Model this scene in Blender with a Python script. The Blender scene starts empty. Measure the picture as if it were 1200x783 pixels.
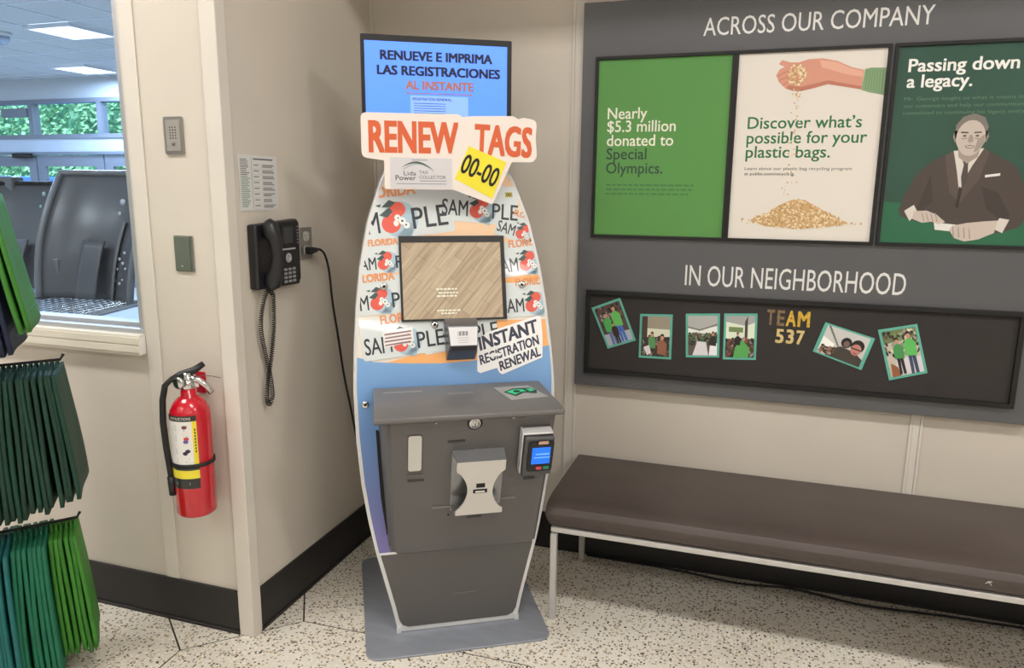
import bpy, bmesh, math, random
from mathutils import Vector, Matrix
from mathutils.geometry import tessellate_polygon
random.seed(7)
SC = bpy.context.scene
COL = SC.collection
PI = math.pi
def sRGB(r, g, b):
    f = lambda c: (c/255)/12.92 if c/255 <= .04045 else ((c/255+.055)/1.055)**2.4
    return (f(r), f(g), f(b), 1)
# ---------------------------------------------------------------- camera
F, YAW, PIT, ROL, CX, CY, L = 869.51, .3166, .1939, .0093, 1.5342, -2.841, .9478
fw = Vector((-math.sin(YAW)*math.cos(PIT), math.cos(YAW)*math.cos(PIT), -math.sin(PIT)))
rt = Vector((math.cos(YAW), math.sin(YAW), 0)); up = rt.cross(fw)
r2 = rt*math.cos(ROL)+up*math.sin(ROL); u2 = -rt*math.sin(ROL)+up*math.cos(ROL)
cd = bpy.data.cameras.new('camera'); cam = bpy.data.objects.new('camera', cd); COL.objects.link(cam)
cam.matrix_world = Matrix(((r2.x, u2.x, -fw.x, CX), (r2.y, u2.y, -fw.y, CY), (r2.z, u2.z, -fw.z, 1.5), (0, 0, 0, 1)))
cd.sensor_width = 36; cd.lens = 36*F/1200; cd.clip_start = .05; cd.clip_end = 200
SC.camera = cam
# ---------------------------------------------------------------- world and lights
w = bpy.data.worlds.new('sky'); SC.world = w; w.use_nodes = True
w.node_tree.nodes['Background'].inputs[0].default_value = (.62, .80, 1, 1)
w.node_tree.nodes['Background'].inputs[1].default_value = 3.4
SC.view_settings.view_transform = 'Standard'; SC.view_settings.look = 'None'
SC.view_settings.exposure = .03; SC.view_settings.gamma = 1
STORE_Z = 3.4; VEST_Z = 3.0
def area(name, loc, sx, sy, power, col, rot=(0, 0, 0)):
    d = bpy.data.lights.new(name, 'AREA'); d.shape = 'RECTANGLE'; d.size = sx; d.size_y = sy; d.energy = power; d.color = col
    o = bpy.data.objects.new(name, d); COL.objects.link(o); o.location = loc; o.rotation_euler = rot
    return o
WARM = (1, .965, .93); COOL = (.50, .69, 1)
store_lights = [(x, y) for y in (-2.0, -4.4, -6.8) for x in (-3.6, -1.0, 1.6, 4.2)]
POW = {p: {-3.6: 37, -1.0: 37, 1.6: 27, 4.2: 46}[p[0]]*(1.22 if p[1] > -3 else .72) for p in store_lights}
for (x, y) in store_lights:
    area('ceiling_lamp', (x, y, STORE_Z-.04), 1.2, .30, POW[(x, y)], WARM)
vest_lights = [(-5.05, 3.18), (-7.0, 5.12), (-3.1, 1.25), (-7.0, 1.25), (-3.1, 5.12), (-9.0, 3.18)]
for (x, y) in vest_lights:
    area('vestibule_lamp', (x, y, VEST_Z-.05), .5, .5, 115, COOL)
sd = bpy.data.lights.new('sun', 'SUN'); sd.energy = 7; sd.angle = .02
so = bpy.data.objects.new('sun', sd); COL.objects.link(so); so.rotation_euler = (math.radians(38), 0, math.radians(-25))
# ---------------------------------------------------------------- materials
def M(name, col, rough=.5, metal=0, emit=0, coat=0, bump=0, bscale=60, var=0, vscale=8, stretch=None, alpha=1):
    m = bpy.data.materials.new(name); m.use_nodes = True; nt = m.node_tree; b = nt.nodes['Principled BSDF']
    c = sRGB(*col); b.inputs['Base Color'].default_value = c
    b.inputs['Roughness'].default_value = rough; b.inputs['Metallic'].default_value = metal
    if coat: b.inputs['Coat Weight'].default_value = coat; b.inputs['Coat Roughness'].default_value = .04
    if emit:
        b.inputs['Emission Color'].default_value = c; b.inputs['Emission Strength'].default_value = emit
    if bump or var:
        tc = nt.nodes.new('ShaderNodeTexCoord'); mp = nt.nodes.new('ShaderNodeMapping'); nt.links.new(tc.outputs['Object'], mp.inputs[0])
        if stretch: mp.inputs['Scale'].default_value = stretch
        if bump:
            n = nt.nodes.new('ShaderNodeTexNoise'); n.inputs['Scale'].default_value = bscale; n.inputs['Detail'].default_value = 4
            nt.links.new(mp.outputs[0], n.inputs['Vector'])
            bp = nt.nodes.new('ShaderNodeBump'); bp.inputs['Strength'].default_value = bump; bp.inputs['Distance'].default_value = .002
            nt.links.new(n.outputs[0], bp.inputs['Height']); nt.links.new(bp.outputs[0], b.inputs['Normal'])
        if var:
            n = nt.nodes.new('ShaderNodeTexNoise'); n.inputs['Scale'].default_value = vscale; n.inputs['Detail'].default_value = 5
            nt.links.new(mp.outputs[0], n.inputs['Vector'])
            r = nt.nodes.new('ShaderNodeValToRGB'); r.color_ramp.elements[0].position = .3; r.color_ramp.elements[1].position = .7
            r.color_ramp.elements[0].color = tuple(x*(1-var) for x in c[:3])+(1,)
            r.color_ramp.elements[1].color = tuple(min(1, x*(1+var)) for x in c[:3])+(1,)
            nt.links.new(n.outputs[0], r.inputs[0]); nt.links.new(r.outputs[0], b.inputs['Base Color'])
            if emit: nt.links.new(r.outputs[0], b.inputs['Emission Color'])
    return m
PC = {}
def P(*c, coat=0, rough=.45, emit=0):      # printed flat colour
    k = (c, coat, rough, emit)
    if k not in PC: PC[k] = M('print_%d_%d_%d' % c, c, rough=rough, coat=coat, emit=emit)
    return PC[k]
wall_m = M('wall_panel', (207, 199, 187), rough=.5, bump=.05, bscale=25, var=.025, vscale=3)
trim_m = M('wall_trim', (214, 208, 198), rough=.45, var=.02)
base_m = M('rubber_base', (32, 30, 30), rough=.5, var=.12, vscale=5)
ceil_m = M('ceiling_tile', (208, 208, 206), rough=.9, bump=.3, bscale=200)
grid_m = M('ceiling_grid', (225, 226, 228), rough=.5)
steel_m = M('brushed_steel', (170, 168, 165), rough=.35, metal=.85, bump=.1, bscale=60, stretch=(1, 1, 20))
kgrey_m = M('kiosk_grey', (98, 96, 96), rough=.42, bump=.08, bscale=400, var=.03, vscale=6)
kdark_m = M('kiosk_dark_grey', (86, 84, 83), rough=.4, bump=.06, bscale=400, var=.05, vscale=5)
ksilver_m = M('kiosk_silver', (214, 214, 214), rough=.38, metal=.15)
kbase_m = M('kiosk_base_metal', (142, 147, 156), rough=.38, metal=.2, var=.08, vscale=6, stretch=(1, 5, 1))
black_m = M('black_plastic', (24, 24, 26), rough=.4)
matte_black = M('matte_black', (14, 14, 14), rough=.7)
phone_m = M('phone_plastic', (33, 33, 36), rough=.35)
white_m = M('white_plastic', (228, 226, 222), rough=.35)
board_m = M('board_laminate', (88, 89, 92), rough=.35, bump=.04, bscale=300, var=.03, vscale=2)
case_m = M('felt_dark', (50, 46, 44), rough=.85, bump=.1, bscale=300, var=.06, vscale=5)
vinyl_m = M('bench_vinyl', (74, 64, 60), rough=.42, bump=.25, bscale=220, var=.08, vscale=4)
alu_m = M('painted_aluminium', (196, 194, 190), rough=.4, metal=.3)
red_m = M('extinguisher_red', (192, 10, 34), rough=.22, coat=.6)
chrome_m = M('chrome', (205, 205, 205), rough=.15, metal=1)
rubber_m = M('black_rubber', (20, 20, 20), rough=.6)
ledge_m = M('ledge_plastic', (226, 220, 205), rough=.4)
frame_m = M('window_aluminium', (188, 192, 198), rough=.35, metal=.5)
vest_m = M('vestibule_metal', (150, 152, 158), rough=.4, metal=.2)
vestwall_m = M('vestibule_wall', (180, 180, 180), rough=.7)
def glass(name, tint=(1, 1, 1), ior=1.2):
    m = bpy.data.materials.new(name); m.use_nodes = True; nt = m.node_tree; nt.nodes.clear()
    o = nt.nodes.new('ShaderNodeOutputMaterial'); t = nt.nodes.new('ShaderNodeBsdfTransparent'); g = nt.nodes.new('ShaderNodeBsdfGlossy')
    lw = nt.nodes.new('ShaderNodeLayerWeight'); lw.inputs[0].default_value = .5; pw = nt.nodes.new('ShaderNodeMath'); pw.operation = 'POWER'; pw.inputs[1].default_value = 4.5
    f = nt.nodes.new('ShaderNodeMapRange'); f.inputs[3].default_value = .03; f.inputs[4].default_value = .6; nt.links.new(lw.outputs['Facing'], pw.inputs[0]); nt.links.new(pw.outputs[0], f.inputs[0]); g.inputs['Roughness'].default_value = .02
    t.inputs[0].default_value = (*tint, 1); mx = nt.nodes.new('ShaderNodeMixShader')
    nt.links.new(f.outputs[0], mx.inputs[0]); nt.links.new(t.outputs[0], mx.inputs[1]); nt.links.new(g.outputs[0], mx.inputs[2]); nt.links.new(mx.outputs[0], o.inputs[0])
    return m
glass_m = glass('window_glass', (.93, .97, 1.0), 1.3)
def terrazzo():
    m = bpy.data.materials.new('terrazzo'); m.use_nodes = True; nt = m.node_tree; b = nt.nodes['Principled BSDF']; N = nt.nodes.new; K = nt.links.new
    b.inputs['Roughness'].default_value = .3
    tc = N('ShaderNodeTexCoord'); cur = None
    big = N('ShaderNodeTexNoise'); big.inputs['Scale'].default_value = 2.2; K(tc.outputs['Object'], big.inputs['Vector'])
    r = N('ShaderNodeValToRGB'); r.color_ramp.elements[0].color = sRGB(214, 207, 193); r.color_ramp.elements[1].color = sRGB(229, 224, 212)
    r.color_ramp.elements[0].position = .35; r.color_ramp.elements[1].position = .65; K(big.outputs[0], r.inputs[0]); cur = r.outputs[0]
    for (sc, dens, rad, col, off) in ((60, .34, .30, (188, 170, 142), 3.1), (95, .40, .34, (236, 230, 218), 9.2), (68, .17, .26, (84, 72, 60), 5.3), (110, .14, .33, (104, 92, 78), 1.7), (65, .09, .24, (44, 40, 37), 7.9)):
        mp = N('ShaderNodeMapping'); mp.inputs['Location'].default_value = (off, off*2, 0); K(tc.outputs['Object'], mp.inputs[0])
        nz = N('ShaderNodeTexNoise'); nz.inputs['Scale'].default_value = sc*2; K(mp.outputs[0], nz.inputs['Vector'])
        ad = N('ShaderNodeMixRGB'); ad.blend_type = 'ADD'; ad.inputs[0].default_value = .6/sc; K(mp.outputs[0], ad.inputs[1]); K(nz.outputs['Color'], ad.inputs[2])
        v = N('ShaderNodeTexVoronoi'); v.voronoi_dimensions = '2D'; v.inputs['Scale'].default_value = sc; K(ad.outputs[0], v.inputs['Vector'])
        a = N('ShaderNodeMath'); a.operation = 'LESS_THAN'; a.inputs[1].default_value = rad; K(v.outputs['Distance'], a.inputs[0])
        s = N('ShaderNodeSeparateColor'); K(v.outputs['Color'], s.inputs[0])
        c = N('ShaderNodeMath'); c.operation = 'LESS_THAN'; c.inputs[1].default_value = dens; K(s.outputs[0], c.inputs[0])
        mu = N('ShaderNodeMath'); mu.operation = 'MULTIPLY'; K(a.outputs[0], mu.inputs[0]); K(c.outputs[0], mu.inputs[1])
        mx = N('ShaderNodeMixRGB'); K(mu.outputs[0], mx.inputs[0]); K(cur, mx.inputs[1]); mx.inputs[2].default_value = sRGB(*col); cur = mx.outputs[0]
    K(cur, b.inputs['Base Color'])
    return m
terrazzo_m = terrazzo()
# ---------------------------------------------------------------- mesh helpers
WF = lambda a, b, c: (a, b, c)
class MB:
    def __init__(s, frame=WF): s.v = []; s.f = []; s.m = []; s.mats = []; s.fr = frame; s.s = []
    def mi(s, mat):
        if mat not in s.mats: s.mats.append(mat)
        return s.mats.index(mat)
    def add(s, vs, fs, mat=None, smooth=False):
        o = len(s.v); s.v += [s.fr(*p) for p in vs]
        for f in fs: s.f.append([i+o for i in f]); s.m.append(mat); s.s.append(smooth)
        return s
    def box(s, a0, a1, b0, b1, c0, c1, mat=None):
        vs = [(a, b, c) for c in (c0, c1) for b in (b0, b1) for a in (a0, a1)]
        return s.add(vs, [(0, 1, 3, 2), (4, 6, 7, 5), (0, 4, 5, 1), (1, 5, 7, 3), (3, 7, 6, 2), (2, 6, 4, 0)], mat)
    def poly(s, pts, c=0, mat=None):           # flat polygon
        tris = tessellate_polygon([[Vector((p[0], p[1], 0)) for p in pts]])
        return s.add([(p[0], p[1], c) for p in pts], [tuple(t) for t in tris], mat)
    def polys(s, L_, c=0, mat=None, clip=None):
        c00 = c
        for q in L_:
            c = c00+(DZ(q[0]) if q else 0)
            if clip: q = clip_poly(q, clip)
            if len(q) >= 3:
                if len(q) == 3: s.add([(p[0], p[1], c) for p in q], [(0, 1, 2)], mat)
                else: s.poly(q, c, mat)
        return s
    def prism(s, pts, c0, c1, mat=None):
        n = len(pts); tris = tessellate_polygon([[Vector((p[0], p[1], 0)) for p in pts]])
        vs = [(p[0], p[1], c0) for p in pts]+[(p[0], p[1], c1) for p in pts]
        fs = [tuple(t) for t in tris]+[tuple(i+n for i in reversed(t)) for t in tris]+[(i, (i+1) % n, (i+1) % n+n, i+n) for i in range(n)]
        return s.add(vs, fs, mat)
    def tube(s, pts, r, n=8, mat=None, closed=False):
        pts = [Vector(p) for p in pts]; k = len(pts); vs = []; fs = []
        nrm = None
        for i, p in enumerate(pts):
            t = (pts[(i+1) % k] if closed or i < k-1 else p)-(pts[i-1] if closed or i > 0 else p)
            if t.length < 1e-9: t = Vector((0, 0, 1))
            t.normalize()
            if nrm is None: nrm = t.orthogonal().normalized()
            nrm = nrm-t*nrm.dot(t)
            nrm = nrm.normalized() if nrm.length > 1e-6 else t.orthogonal().normalized()
            b = t.cross(nrm); rr = r[i] if isinstance(r, (list, tuple)) else r
            for j in range(n):
                a = 2*PI*j/n; vs.append(tuple(p+nrm*math.cos(a)*rr+b*math.sin(a)*rr))
        for i in range(k if closed else k-1):
            for j in range(n):
                i2 = (i+1) % k
                fs.append((i*n+j, i*n+(j+1) % n, i2*n+(j+1) % n, i2*n+j))
        if not closed: fs += [tuple(range(n-1, -1, -1)), tuple(range((k-1)*n, k*n))]
        return s.add(vs, fs, mat, True)
    def lathe(s, prof, ctr, axis=(0, 0, 1), n=28, mat=None):      # prof: (r, h)
        ax = Vector(axis).normalized(); e1 = ax.orthogonal().normalized(); e2 = ax.cross(e1); C = Vector(ctr); vs = []; fs = []
        for (r, h) in prof:
            for j in range(n):
                a = 2*PI*j/n; vs.append(tuple(C+ax*h+(e1*math.cos(a)+e2*math.sin(a))*r))
        for i in range(len(prof)-1):
            for j in range(n): fs.append((i*n+j, i*n+(j+1) % n, (i+1)*n+(j+1) % n, (i+1)*n+j))
        fs += [tuple(range(n-1, -1, -1)), tuple(range((len(prof)-1)*n, len(prof)*n))]
        return s.add(vs, fs, mat, True)
    def grid(s, nu, nv, fn, mat=None, smooth=True):
        vs = [fn(i/nu, j/nv) for j in range(nv+1) for i in range(nu+1)]
        return s.add(vs, [(j*(nu+1)+i, j*(nu+1)+i+1, (j+1)*(nu+1)+i+1, (j+1)*(nu+1)+i) for j in range(nv) for i in range(nu)], mat, smooth)
    def build(s, name, mat, parent=None, bevel=0, seg=2, solid=0, recalc=True, autos=True):
        root = parent
        while root and root.parent: root = root.parent
        off = Vector(root.location) if root else Vector((0, 0, 0))
        me = bpy.data.meshes.new(name)
        me.from_pydata([tuple(Vector(p)-off) for p in s.v], [], s.f)
        mats = []
        for m_ in s.m:
            m_ = m_ or mat
            if m_ not in mats: mats.append(m_)
        for m_ in mats: me.materials.append(m_)
        for p, m_, sm in zip(me.polygons, s.m, s.s):
            p.material_index = mats.index(m_ or mat); p.use_smooth = sm
        if recalc:
            bm = bmesh.new(); bm.from_mesh(me); bmesh.ops.recalc_face_normals(bm, faces=bm.faces); bm.to_mesh(me); bm.free()
        o = bpy.data.objects.new(name, me); COL.objects.link(o)
        if parent: o.parent = parent
        if solid:
            q = o.modifiers.new('solid', 'SOLIDIFY'); q.thickness = solid; q.offset = 0
        if bevel:
            q = o.modifiers.new('bevel', 'BEVEL'); q.width = bevel; q.segments = seg; q.limit_method = 'ANGLE'; q.angle_limit = .7
            for p in me.polygons: p.use_smooth = True
            me.set_sharp_from_angle(angle=.7) if hasattr(me, 'set_sharp_from_angle') else None
        return o
def DZ(p): return p[2] if len(p) > 2 else 0
def clip_poly(poly, clip):
    out = [tuple(p[:2]) for p in poly]
    for i in range(len(clip)):
        a = clip[i]; b = clip[(i+1) % len(clip)]
        side = lambda p: (b[0]-a[0])*(p[1]-a[1])-(b[1]-a[1])*(p[0]-a[0])
        inp = out; out = []
        for j in range(len(inp)):
            p = inp[j]; q = inp[(j+1) % len(inp)]; sp = side(p); sq = side(q)
            if sp >= 0: out.append(p)
            if (sp >= 0) != (sq >= 0):
                t = sp/(sp-sq); out.append((p[0]+(q[0]-p[0])*t, p[1]+(q[1]-p[1])*t))
        if not out: return []
    return out
def raw_text(s_, bold):
    c = bpy.data.curves.new('t', 'FONT'); c.body = s_; c.size = 1; c.resolution_u = 3
    o = bpy.data.objects.new('t', c); me = bpy.data.meshes.new_from_object(o)
    tris = []; me.calc_loop_triangles(); vs = [(v.co.x, v.co.y) for v in me.vertices]
    for t in me.loop_triangles: tris.append([vs[i] for i in t.vertices])
    bpy.data.objects.remove(o); bpy.data.meshes.remove(me); bpy.data.curves.remove(c)
    return tris
CAPH = max(p[1] for t in raw_text('H', 0) for p in t)
def T(s_, x0, y0, x1, h, y1=None, bold=0.0, shear=0.0):
    """lettering from baseline start (x0,y0) to end (x1,y1), cap height h -> triangles"""
    y1 = y0 if y1 is None else y1
    tr = raw_text(s_, 0); b_ = bold*.8
    if bold > .001: tr = [[(x+dx*b_, y+dy*b_, k_*3e-5) for (x, y) in t] for (k_, (dx, dy)) in enumerate(((-1, -.6), (1, -.6), (-1, .6), (1, .6), (0, 0))) for t in tr]
    mn = min(p[0] for t in tr for p in t); mxx = max(p[0] for t in tr for p in t)
    W_ = math.hypot(x1-x0, y1-y0); an = math.atan2(y1-y0, x1-x0); ca, sa = math.cos(an), math.sin(an)
    out = []
    for t in tr:
        q = []
        for pt_ in t:
            x, y = pt_[:2]; yy = y*h/CAPH; xx = (x-mn)*W_/(mxx-mn)+shear*yy
            q.append((x0+xx*ca-yy*sa, y0+xx*sa+yy*ca, pt_[2] if len(pt_) > 2 else 0))
        out.append(q)
    return out
def ell(cx, cy, rx, ry, n=18, rot=0):
    c, s_ = math.cos(rot), math.sin(rot)
    return [(cx+rx*math.cos(2*PI*i/n)*c-ry*math.sin(2*PI*i/n)*s_, cy+rx*math.cos(2*PI*i/n)*s_+ry*math.sin(2*PI*i/n)*c) for i in range(n)]
def rect(x0, y0, x1, y1): return [(x0, y0), (x1, y0), (x1, y1), (x0, y1)]
def rrect(x0, y0, x1, y1, r, n=5):
    o = []
    for (cx, cy, a0) in ((x1-r, y0+r, -90), (x1-r, y1-r, 0), (x0+r, y1-r, 90), (x0+r, y0+r, 180)):
        for i in range(n+1):
            a = math.radians(a0+90*i/n); o.append((cx+r*math.cos(a), cy+r*math.sin(a)))
    return o
def tag(o, label, cat, group=None, kind=None):
    o['label'] = label; o['category'] = cat
    if group: o['group'] = group
    if kind: o['kind'] = kind
    return o
def thing(name, label, cat, loc, group=None):
    o = bpy.data.objects.new(name, None); COL.objects.link(o); o.location = loc; o.empty_display_size = .05
    return tag(o, label, cat, group)
def struct(o): o['kind'] = 'structure'; return o
def copy_tree(o, parent=None):
    c = o.copy(); COL.objects.link(c); c.parent = parent
    for ch in list(o.children): copy_tree(ch, c)
    return c
FW = lambda a, b, c: (a, -L-c, b)          # front wall: across, up, out
PW = lambda a, b, c: (c, a, b)             # phone wall: along, up, out
BT = .04
BD = lambda a, b, c: (a, -BT-c, b)         # face of the display board
# ---------------------------------------------------------------- floor
fb = MB().box(-9, 6, -9, .1, -.12, -.0022).build('floor', M('floor_joint', (50, 46, 42), rough=.8), None); struct(fb)
A = (-.176, -1.095); B = (.111, -.819); B2 = (-.03, -.60); A2 = (-.42, -.90); A3 = (-.15, -1.62); J = (.93, -.80); K_ = (1.7, -1.15); E_ = (6, -1.5)
slabs = [[B, J, K_, E_, (6, .1), (-.1, .1), (-.1, -.55), B2],
         [A, B, B2, (-.1, -.55), (-.1, -.83), A2],
         [A2, (-1.2, -.90), (-1.4, -1.5), (-.9, -1.9), A3, A],
         [A, A3, (.2, -1.95), (.85, -1.7), J, B],
         [J, (.85, -1.7), (1.3, -2.0), (2.1, -1.8), K_],
         [K_, (2.1, -1.8), (3.2, -2.3), (6, -2.2), E_],
         [A3, (-.9, -1.9), (-1.1, -3.2), (.4, -3.4), (.2, -1.95)],
         [(.2, -1.95), (.4, -3.4), (1.4, -3.3), (1.3, -2.0), (.85, -1.7)],
         [(1.3, -2.0), (1.4, -3.3), (3.0, -3.5), (3.2, -2.3), (2.1, -1.8)],
         [(3.2, -2.3), (3.0, -3.5), (6, -3.6), (6, -2.2)],
         [(-1.2, -.90), (-9, -.90), (-9, -3.3), (-1.1, -3.2), (-.9, -1.9), (-1.4, -1.5)],
         [(-9, -3.3), (-1.1, -3.2), (.4, -3.4), (1.4, -3.3), (3.0, -3.5), (6, -3.6), (6, -9), (-9, -9)]]
for sl in slabs:
    cx = sum(p[0] for p in sl)/len(sl); cy = sum(p[1] for p in sl)/len(sl); q = []
    n = len(sl); ar = sum(sl[i][0]*sl[(i+1) % n][1]-sl[(i+1) % n][0]*sl[i][1] for i in range(n))
    if ar < 0: sl = sl[::-1]
    g = .0030
    for i in range(n):
        p0, p1, p2 = Vector(sl[i-1]), Vector(sl[i]), Vector(sl[(i+1) % n])
        d1 = (p1-p0).normalized(); d2 = (p2-p1).normalized(); n1 = Vector((-d1.y, d1.x)); n2 = Vector((-d2.y, d2.x))
        b_ = (n1+n2); b_ = b_/max(.3, b_.length_squared/2)
        q.append(tuple(p1+b_*g))
    MB().prism(q, -.002, 0).build('terrazzo_slab', terrazzo_m, fb)
# ---------------------------------------------------------------- walls
TOP = STORE_Z
struct(MB(PW).box(-L, 0, 0, TOP, -.12, 0).build('wall_left', wall_m))
struct(MB(FW).box(-9, -.12, 0, 1.018, -.12, 0).box(-.356, -.12, 1.018, TOP, -.12, 0).box(-9, -.356, 2.55, TOP, -.12, 0).box(-9, -3.2, 1.018, 2.55, -.12, 0).build('wall_front', wall_m))
struct(MB().box(-.12, 6, 0, .12, 0, TOP).build('wall_back', wall_m))
struct(MB().box(6, 6.1, -9, .12, 0, TOP).build('wall_right', wall_m))
struct(MB().box(-9, 6.1, -9.1, -9, 0, TOP).build('wall_rear', wall_m))
struct(MB().box(-9.1, -9, -9.1, -.83, 0, TOP).build('wall_far_left', wall_m))
ce = struct(MB().box(-9.1, 6.1, -9.1, .12, TOP, TOP+.1).build('ceiling', ceil_m))
BH = .158
struct(MB(FW).box(-9, -.046, .004, BH, 0, .009).box(-9, -.046, 0, .012, 0, .014).build('baseboard_front', base_m, bevel=.002))
struct(MB(PW).box(-L+.03, -.001, .002, BH, 0, .009).box(-L+.03, -.001, 0, .012, 0, .014).build('baseboard_left', base_m, bevel=.002))
struct(MB().box(.01, 6, -.009, 0, .002, BH).box(.01, 6, -.014, 0, 0, .012).build('baseboard_back', base_m, bevel=.002))
struct(MB(FW).box(-.346, -.292, BH, TOP, 0, .005).build('trim_1', trim_m, bevel=.0015))
struct(MB().prism([(-.046, -L), (-.046, -L-.012), (.012, -L-.012), (.012, -L+.034), (0, -L+.034), (0, -L)], 0, TOP).build('trim_2', trim_m, bevel=.003))
struct(MB().box(.832, .842, -.006, 0, BH, TOP).box(.842, .868, -.003, 0, BH, TOP).box(.868, .878, -.006, 0, BH, TOP).build('trim_3', trim_m, bevel=.001))
struct(MB().box(2.092, 2.102, -.006, 0, BH, TOP).box(2.102, 2.125, -.003, 0, BH, TOP).box(2.125, 2.135, -.006, 0, BH, TOP).build('trim_4', trim_m, bevel=.001))
struct(MB(PW).box(-.022, 0, BH, TOP, 0, .006).build('trim_5', trim_m, bevel=.001))
struct(MB().box(0, 6, -.60, 0, 2.45, 2.60).box(0, 6, -.60, -.56, 2.60, STORE_Z).build('shading_soffit', wall_m))  # unseen drop, added and sized to shade the upper board wall
# window between store and vestibule
wn = struct(MB(FW).box(-3.2, -.356, 1.018, 1.036, -.11, .004).box(-3.2, -.356, 2.52, 2.55, -.11, .004).box(-.374, -.356, 1.036, 2.52, -.11, .0).box(-3.2, -3.17, 1.036, 2.52, -.11, .004).build('window_1', frame_m, bevel=.002))
MB(FW).box(-3.17, -.374, 1.036, 2.52, -.065, -.060).build('pane', glass_m, wn)
MB(FW).box(-3.17, -.374, 1.036, 1.050, -.085, -.03).build('glazing_bead', frame_m, wn, bevel=.002)
sl_ = MB(FW)
for (z0, z1, d) in ((.952, .962, .030), (.962, .985, .034), (.985, .989, .031), (.989, 1.012, .034), (1.012, 1.018, .030)):
    sl_.box(-3.2, -.352, z0, z1, 0, d)
sl_.prism([(-3.2, 1.018), (-.352, 1.018), (-.352, 1.02), (-3.2, 1.02)], 0, .028)
ld = struct(sl_.build('trim_6', ledge_m, bevel=.002)); ld['label'] = 'cream plastic ledge rail under the window'
MB(FW).box(-.3525, -.3495, .956, 1.014, .003, .031).build('end_cap', white_m, ld)
# ---------------------------------------------------------------- store ceiling lights
c0 = None
for (x, y) in store_lights:
    if c0 is None:
        t = thing('ceiling_light', 'long recessed ceiling light over the store floor', 'light', (x, y, STORE_Z), 'store ceiling lights')
        f_ = MB()
        for (a, b_, c, d) in ((-.64, .64, -.19, -.16), (-.64, .64, .16, .19), (-.64, -.61, -.16, .16), (.61, .64, -.16, .16)): f_.box(x+a, x+b_, y+c, y+d, STORE_Z-.03, STORE_Z)
        f_.build('frame', grid_m, t); c0 = t
    else: t = copy_tree(c0); t.location = (x, y, STORE_Z)
for k_, o in enumerate([o for o in COL.objects if o.get('group') == 'store ceiling lights']):
    o['label'] = '%s recessed ceiling light from the left in the %s row out from the board wall' % (['first', 'second', 'third', 'fourth'][k_ % 4], ['nearest', 'middle', 'farthest'][k_//4])
# ---------------------------------------------------------------- vestibule
struct(MB().box(-14, -.12, -.82, 5.8, -.1, 0).build('floor_vestibule', M('vestibule_floor', (150, 148, 145), rough=.5, var=.1)))
vc = struct(MB().box(-14, -.12, -.82, 5.9, VEST_Z+.012, VEST_Z+.1).build('ceiling_vestibule', ceil_m))
TS = .648
tx = [-.12-.03-TS*i for i in range(22)]; ty = [-.7+TS*i for i in range(11)]
gx = -4.73; gy = 3.505      # grid so that the fixtures drop into cells
xs = [gx+TS*k for k in range(-14, 8) if -14 < gx+TS*k < -.1]; ys = [gy+TS*k for k in range(-7, 5) if -.8 < gy+TS*k < 5.85]
gr = MB()
for x in xs: gr.box(x-.012, x+.012, -.82, 5.8, VEST_Z-.004, VEST_Z+.006)
for y in ys: gr.box(-14, -.12, y-.012, y+.012, VEST_Z-.003, VEST_Z+.005)
gr.build('ceiling_grid', grid_m, vc)
tile = None
tm = bpy.data.meshes.new('ceiling_tile'); q = TS/2-.014
tb = MB().box(-q, q, -q, q, -.0, .010)
tm.from_pydata(tb.v, [], tb.f); tm.materials.append(ceil_m)
for x in xs:
    for y in ys:
        if -10.5 < x and x-TS < -2 and y+TS > .5:
            if any(abs(x-TS/2-lx) < .34 and abs(y-TS/2-ly) < .34 for lx, ly in vest_lights): continue
            o = bpy.data.objects.new('ceiling_tile', tm); COL.objects.link(o); o.parent = vc; o.location = (x-TS/2, y-TS/2, VEST_Z+.002)
diff_m = M('light_diffuser', (235, 243, 255), rough=.6, emit=3.0)
names = {(-5.05, 3.18): 'square glowing ceiling panel nearer the window, upper of the two in view', (-7.0, 5.12): 'square glowing ceiling panel farther away, lower of the two in view'}
for (x, y) in vest_lights:
    t = thing('ceiling_light', names.get((x, y), 'square glowing ceiling panel out of view, %s of the vestibule' % {(-3.1, 1.25): 'near right', (-7.0, 1.25): 'near left', (-3.1, 5.12): 'far right', (-9.0, 3.18): 'far left'}.get((x, y), '')), 'light', (x, y, VEST_Z), 'square ceiling lights beyond the window')
    MB().box(x-.26, x+.26, y-.26, y+.26, VEST_Z-.03, VEST_Z-.02).build('diffuser', diff_m, t)
    MB().box(x-.29, x+.29, y-.29, y-.262, VEST_Z-.035, VEST_Z).box(x-.29, x+.29, y+.262, y+.29, VEST_Z-.035, VEST_Z).box(x-.29, x-.262, y-.262, y+.262, VEST_Z-.035, VEST_Z).box(x+.262, x+.29, y-.262, y+.262, VEST_Z-.035, VEST_Z).build('frame', grid_m, t)
dm = thing('dome_camera', 'small white dome camera on the ceiling beyond the window', 'camera', (-5.9, 3.1, VEST_Z))
MB().lathe([(.10, 0), (.10, -.03), (.085, -.035)], (-5.9, 3.1, VEST_Z)).build('mount', white_m, dm)
MB().lathe([(.08, -.035), (.075, -.07), (.05, -.105), (.015, -.118)], (-5.9, 3.1, VEST_Z)).build('dome', M('dome_smoke', (150, 158, 172), rough=.1), dm)
for i, (x, y) in enumerate(((-4.86, 4.0), (-5.7, 5.2))):
    t = thing('sprinkler', ('sprinkler head between the two square ceiling lights' if i == 0 else 'sprinkler head beyond the farther ceiling light'), 'sprinkler', (x, y, VEST_Z), 'sprinkler heads')
    MB().lathe([(.035, 0), (.035, -.01), (.012, -.012), (.012, -.06), (.03, -.062), (.03, -.07)], (x, y, VEST_Z), n=12).build('head', steel_m, t)
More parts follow.
